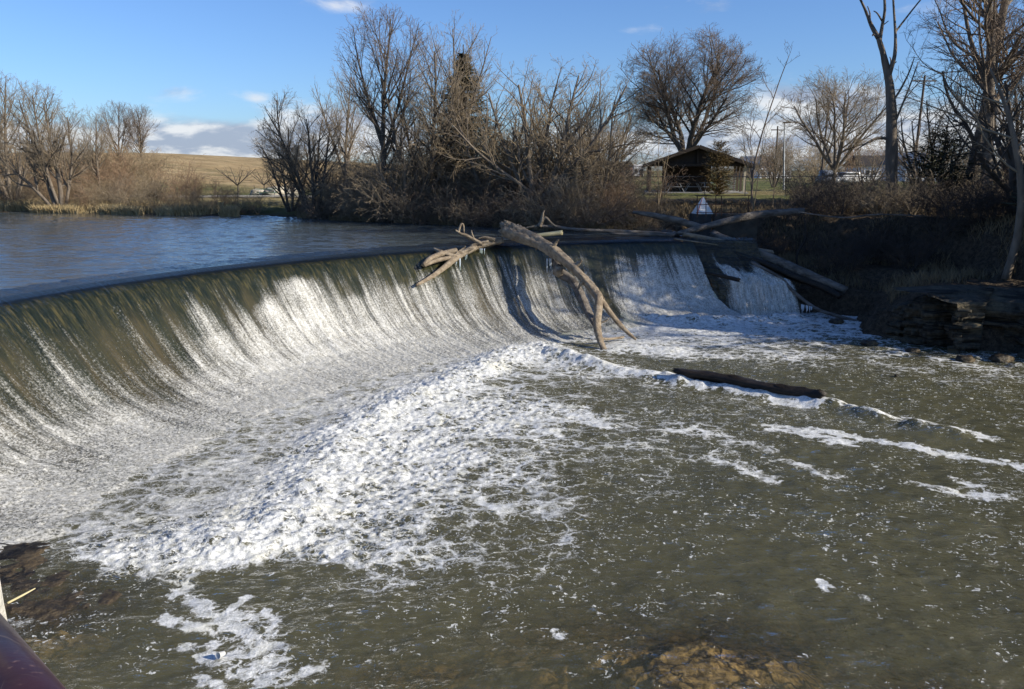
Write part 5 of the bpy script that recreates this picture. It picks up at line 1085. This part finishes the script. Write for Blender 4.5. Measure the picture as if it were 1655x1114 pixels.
rg_ = empty('guard_railing', atY(1180, 345, 39.5), 'rusty thin pipe railing in front of the pyramid marker', 'railing'); og = Vector(rg_.location)
for px in (1127, 1141, 1157, 1166, 1210): bm = bmesh.new(); bar(bm, atY(px, 350, 38.6)-og, atY(px, 317, 38.6)-og, .022, 6); bm_obj('post', bm, MAT['rust'], rg_)
for a, b in ((317, 316), (331, 330), (344, 344)): bm = bmesh.new(); bar(bm, atY(1125, a, 38.6)-og, atY(1214, b, 38.6)-og, .018, 6); bm_obj('rail', bm, MAT['rust'], rg_)
# chain link fence along the field
fence = empty('chain_link_fence', GS(1250, 60), 'thin dark chain link fence along the edge of the lawn', 'fence'); of = Vector(fence.location)
fx = [atY(px, 300, 60).x for px in (1010, 1640)]; n = int((fx[1]-fx[0])/3)
for i in range(n+1):
    x = fx[0]+i*3; z = gz(x, 60); bm = bmesh.new(); bar(bm, Vector((x, 60, z-.1))-of, Vector((x, 60, 5.75))-of, .03, 6); bm_obj('post', bm, MAT['metal_dark'], fence)
bm = bmesh.new(); bar(bm, Vector((fx[0], 60, 5.72))-of, Vector((fx[1], 60, 5.72))-of, .028, 6); bm_obj('top_rail', bm, MAT['metal_dark'], fence)
specw = []
for i in range(int((fx[1]-fx[0])/.35)):
    x = fx[0]+i*.35; specw.append(([(x-of.x, 0, 4.5-of.z), (x+.9-of.x, 0, 5.7-of.z)], [.003, .003])); specw.append(([(x+.9-of.x, 0, 4.5-of.z), (x-of.x, 0, 5.7-of.z)], [.003, .003]))
sweep(specw, 3, 'mesh', 'metal_dark', fence)
# poles
lp = empty('light_pole', GS(1266, 80), 'pale light pole with a lamp head standing on the lawn', 'pole'); ol = Vector(lp.location)
tpz = atY(1268, 199, 80)-ol
bm = bmesh.new(); bar(bm, (0, 0, 0), tpz, .10, 8, .06); bm_obj('pole', bm, MAT['metal_galv'], lp); bm = bmesh.new(); box(bm, tpz+Vector((.25, 0, .05)), (.8, .3, .14), bev=.03); bm_obj('lamp_head', bm, MAT['metal_dark'], lp)
tops = []
for i, (pb_, pt, Y, arm, lb) in enumerate((((1472, 300), (1495, 122), 78, 1.1, 'leaning wooden utility pole with a crossarm, right of the dead tree'), ((1325, 305), (1340, 165), 95, 1.0, 'far leaning utility pole behind the wide bare tree'), ((1252, 300), (1257, 204), 110, .9, 'distant utility pole left of the pale light pole'), ((1326, 290), (1326, 215), 160, .8, 'smallest far utility pole on the horizon'))):
    b0 = GS(pb_[0], Y); o = empty('utility_pole', b0, lb, 'pole'); tp = atY(*pt, Y)-Vector(b0)
    bm = bmesh.new(); bar(bm, (0, 0, -.1), tp, .16, 8, .10); bm_obj('pole', bm, MAT['wood_post'], o)
    bm = bmesh.new(); d = tp.normalized(); bar(bm, tp-d*.5+Vector((-arm, 0, 0)), tp-d*.5+Vector((arm, 0, 0)), .06, 6); bm_obj('crossarm', bm, MAT['wood_post'], o); tops.append(tp-d*.4+Vector(b0))
def wire(a, b, sag, label):
    pts = [a+(b-a)*q-Vector((0, 0, sag*4*q*(1-q))) for q in np.linspace(0, 1, 12)]; o = tubes_obj('power_line', [dict(pts=pts, rad=[.012]*12, n=4, sub=1)], MAT['metal_dark']); tag(o, label, 'cable')
for s_ in (-.9, .9):
    sd_ = 'left' if s_ < 0 else 'right'
    wire(tops[0]+Vector((s_, 0, 0)), tops[1]+Vector((s_, 0, 0)), 1.0, f'thin power line from the {sd_} end of the near crossarm to the far leaning pole')
    wire(tops[1]+Vector((s_, 0, 0)), tops[2]+Vector((s_, 0, 0)), .8, f'thin power line from the far leaning pole to the distant pole, {sd_} side')
# leaning sapling over the dam end
ls = empty('leaning_sapling', atY(1214, 336, 42), 'long whip-thin sapling leaning right above the pavilion roof', 'sapling')
tubes_obj('stem', [limb([(1214, 338), (1216, 295), (1221, 258), (1235, 205), (1250, 160), (1262, 125), (1275, 91)], [1.9, 1.7, 1.5, 1.2, 1, .8, .4], 42, 42, rough=.05, seed=80, n=6)], MAT['twig_brown'], ls)
lo = Vector(ls.location); gb = grow(81, [(tuple(atY(a, b, 42)-lo), (dx, 0, 1), L, .02) for a, b, dx, L in ((1218, 275, -.5, 2.4), (1235, 205, .9, 2.0), (1250, 160, -.6, 1.8), (1262, 125, .1, 1.6), (1215, 300, .8, 1.6), (1214, 240, -.1, 2.4), (1229, 225, -.7, 1.8))], spec_shrub[:3], None, .007)
sweep(sum(gb, []), 4, 'twigs', 'twig_brown', ls)
# boulders, kerb on the left lawn
def boulder(px, Y, s, seed, label, name='boulder'):
    bm = bmesh.new(); bmesh.ops.create_icosphere(bm, subdivisions=4, radius=1)
    for v in bm.verts:
        n_ = float(fbm(np.array([v.co.x*1.6+seed*7+v.co.z*2.1]), np.array([v.co.y*1.6+v.co.z*1.3]), 4, seed)[0]); v.co *= (.75+.5*n_); v.co.x *= s*1.25; v.co.y *= s; v.co.z *= s*.75
    o = bm_obj(name, bm, MAT['rock_pale'], None, True); p = GS(px, Y); o.location = p+Vector((0, 0, s*.35)); tag(o, label, 'boulder')
boulder(417, 78, .62, 1, 'weathered pale boulder, left of the three on the lawn'); boulder(446, 77, .85, 2, 'largest pale boulder, middle of the three on the lawn'); boulder(474, 79, .7, 3, 'shaded brown boulder, right of the three on the lawn')
boulder(35, 66, .35, 4, 'small white rock at the far left, nearest the left edge'); boulder(52, 66, .28, 5, 'tiny white rock right of the one at the far left'); boulder(144, 68, .42, 6, 'small white rock right of the pale multi-trunked tree'); boulder(160, 58.2, .22, 7, 'single pale stone in the dry grass at the left shore')
kb = bmesh.new(); ka = GS(-60, 70); kc = GS(505, 70)
for i in range(28):
    a = ka+(kc-ka)*(i/28); b = ka+(kc-ka)*((i+.97)/28); a.z = gz(a.x, a.y)+.12; b.z = gz(b.x, b.y)+.12; bar(kb, a, b, .11, 6)
tag(bm_obj('kerb', kb, MAT['concrete']), kind='structure')
# far buildings
def building(name, px0, px1, Y, h, depth, wallm, roofm, roofh, label, wins=0, gable=True, door=True):
    a = GS(px0, Y); b = GS(px1, Y); cx = (a.x+b.x)/2; wd = abs(b.x-a.x); o = empty(name, (cx, Y, gz(cx, Y)), label, 'building')
    bm = bmesh.new(); box(bm, (0, depth/2, h/2), (wd, depth, h)); bm_obj('wall', bm, MAT[wallm], o)
    bm = bmesh.new(); e = .5
    if gable:
        V = [bm.verts.new(p) for p in ((-wd/2-e, -e, h), (wd/2+e, -e, h), (wd/2+e, depth+e, h), (-wd/2-e, depth+e, h), (-wd/2-e, depth/2, h+roofh), (wd/2+e, depth/2, h+roofh))]
        for f in ((0, 1, 5, 4), (2, 3, 4, 5), (1, 2, 5), (3, 0, 4), (3, 2, 1, 0)): bm.faces.new([V[i] for i in f])
    else: box(bm, (0, depth/2, h+roofh/2), (wd+e, depth+e, roofh))
    bm_obj('roof', bm, MAT[roofm], o)
    for k in range(wins):
        x = -wd/2+wd*(k+.5)/wins; bm = bmesh.new(); box(bm, (x, -.02, h*.55), (min(1.6, wd/wins*.5), .1, h*.3)); bm_obj('window', bm, MAT['glass_dark'], o)
    if door: bm = bmesh.new(); box(bm, (wd*.28, -.03, 1.1), (1.2, .1, 2.2)); bm_obj('door', bm, MAT['metal_dark'], o)
building('school_hall', 985, 1022, 250, 3.0, 14, 'wall_brick', 'roof_dark', 1.6, 'long low brick building with a dark roof, left of the pavilion', 6)
building('shed', 1024, 1040, 262, 3.2, 10, 'wall_white', 'wall_white', .5, 'small white flat-roofed building between brick building and pavilion', 2, False)
building('hall', 1213, 1245, 205, 3.0, 16, 'wall_brick', 'roof_blue', 2.4, 'blue-grey roofed hall right of the pavilion', 4)
building('service_building', 1240, 1258, 198, 4.4, 8, 'wall_white', 'wall_white', .3, 'bright white box building in front of the blue-grey hall', 1, False)
building('canopy_building', 1228, 1278, 192, 2.0, 6, 'wall_white', 'wall_white', .35, 'low white canopy before the bright white box building', 5, False, False)
building('house', 1395, 1440, 150, 2.6, 9, 'wall_white', 'roof_dark', 2.0, 'low house behind the dead tree', 4)
building('house', 1462, 1512, 135, 2.8, 9, 'wall_white', 'roof_blue', 2.0, 'grey-roofed house behind the large dark juniper', 4)
# parked vehicles
def vehicle(px, Y, rz, label, mat, pickup=False):
    o = empty('parked_pickup' if pickup else 'parked_car', GS(px, Y), label, 'vehicle', rz=rz)
    bm = bmesh.new(); L, Wd = (5.2, 1.95) if pickup else (4.5, 1.8)
    prof_ = [(-L/2, .45), (-L/2, .95), (-L/2+1.1, 1.05), (-L/2+1.7, 1.6 if not pickup else 1.8), (L/2-(2.4 if pickup else 1.3), 1.62 if not pickup else 1.82), (L/2-(2.1 if pickup else .5), 1.05), (L/2, 1.0), (L/2, .45)]
    A_ = [bm.verts.new((x, -Wd/2*(.86 if z > 1.2 else 1), z)) for x, z in prof_]; B_ = [bm.verts.new((x, Wd/2*(.86 if z > 1.2 else 1), z)) for x, z in prof_]
    bm.faces.new(A_); bm.faces.new(B_[::-1]); n_ = len(A_)
    for k in range(n_): bm.faces.new((A_[k], B_[k], B_[(k+1) % n_], A_[(k+1) % n_]))
    bmesh.ops.recalc_face_normals(bm, faces=bm.faces); bmesh.ops.bevel(bm, geom=bm.edges[:], offset=.05, segments=2, affect='EDGES'); bm_obj('body', bm, MAT[mat], o, True)
    bm = bmesh.new(); box(bm, (-L/2+1.38, 0, 1.36), (.05, Wd*.74, .5), rz=0); bmesh.ops.rotate(bm, cent=(-L/2+1.38, 0, 1.36), matrix=Matrix.Rotation(R(40), 3, 'Y'), verts=bm.verts); bm_obj('windscreen', bm, MAT['glass_dark'], o)
    for s_ in (-1, 1):
        bm = bmesh.new(); box(bm, (-.1, s_*Wd*.455, 1.32), (1.5, .06, .36)); bm_obj('side_window', bm, MAT['glass_dark'], o)
        bm = bmesh.new(); box(bm, (-L/2-.01, s_*.65, .82), (.06, .3, .16)); bm_obj('headlight', bm, MAT['white_paint'], o)
        for x in (-L/2+.9, L/2-.95): bm = bmesh.new(); bar(bm, (x, s_*(Wd/2-.2), .34), (x, s_*(Wd/2+.02), .34), .34, 16); bm_obj('wheel', bm, MAT['rubber'], o)
vehicle(1335, 88, R(75), 'dark grey pickup parked nose-on beyond the fence', 'car_grey', True); vehicle(1368, 92, R(10), 'white car parked beyond the fence, right of the pickup', 'white_paint')
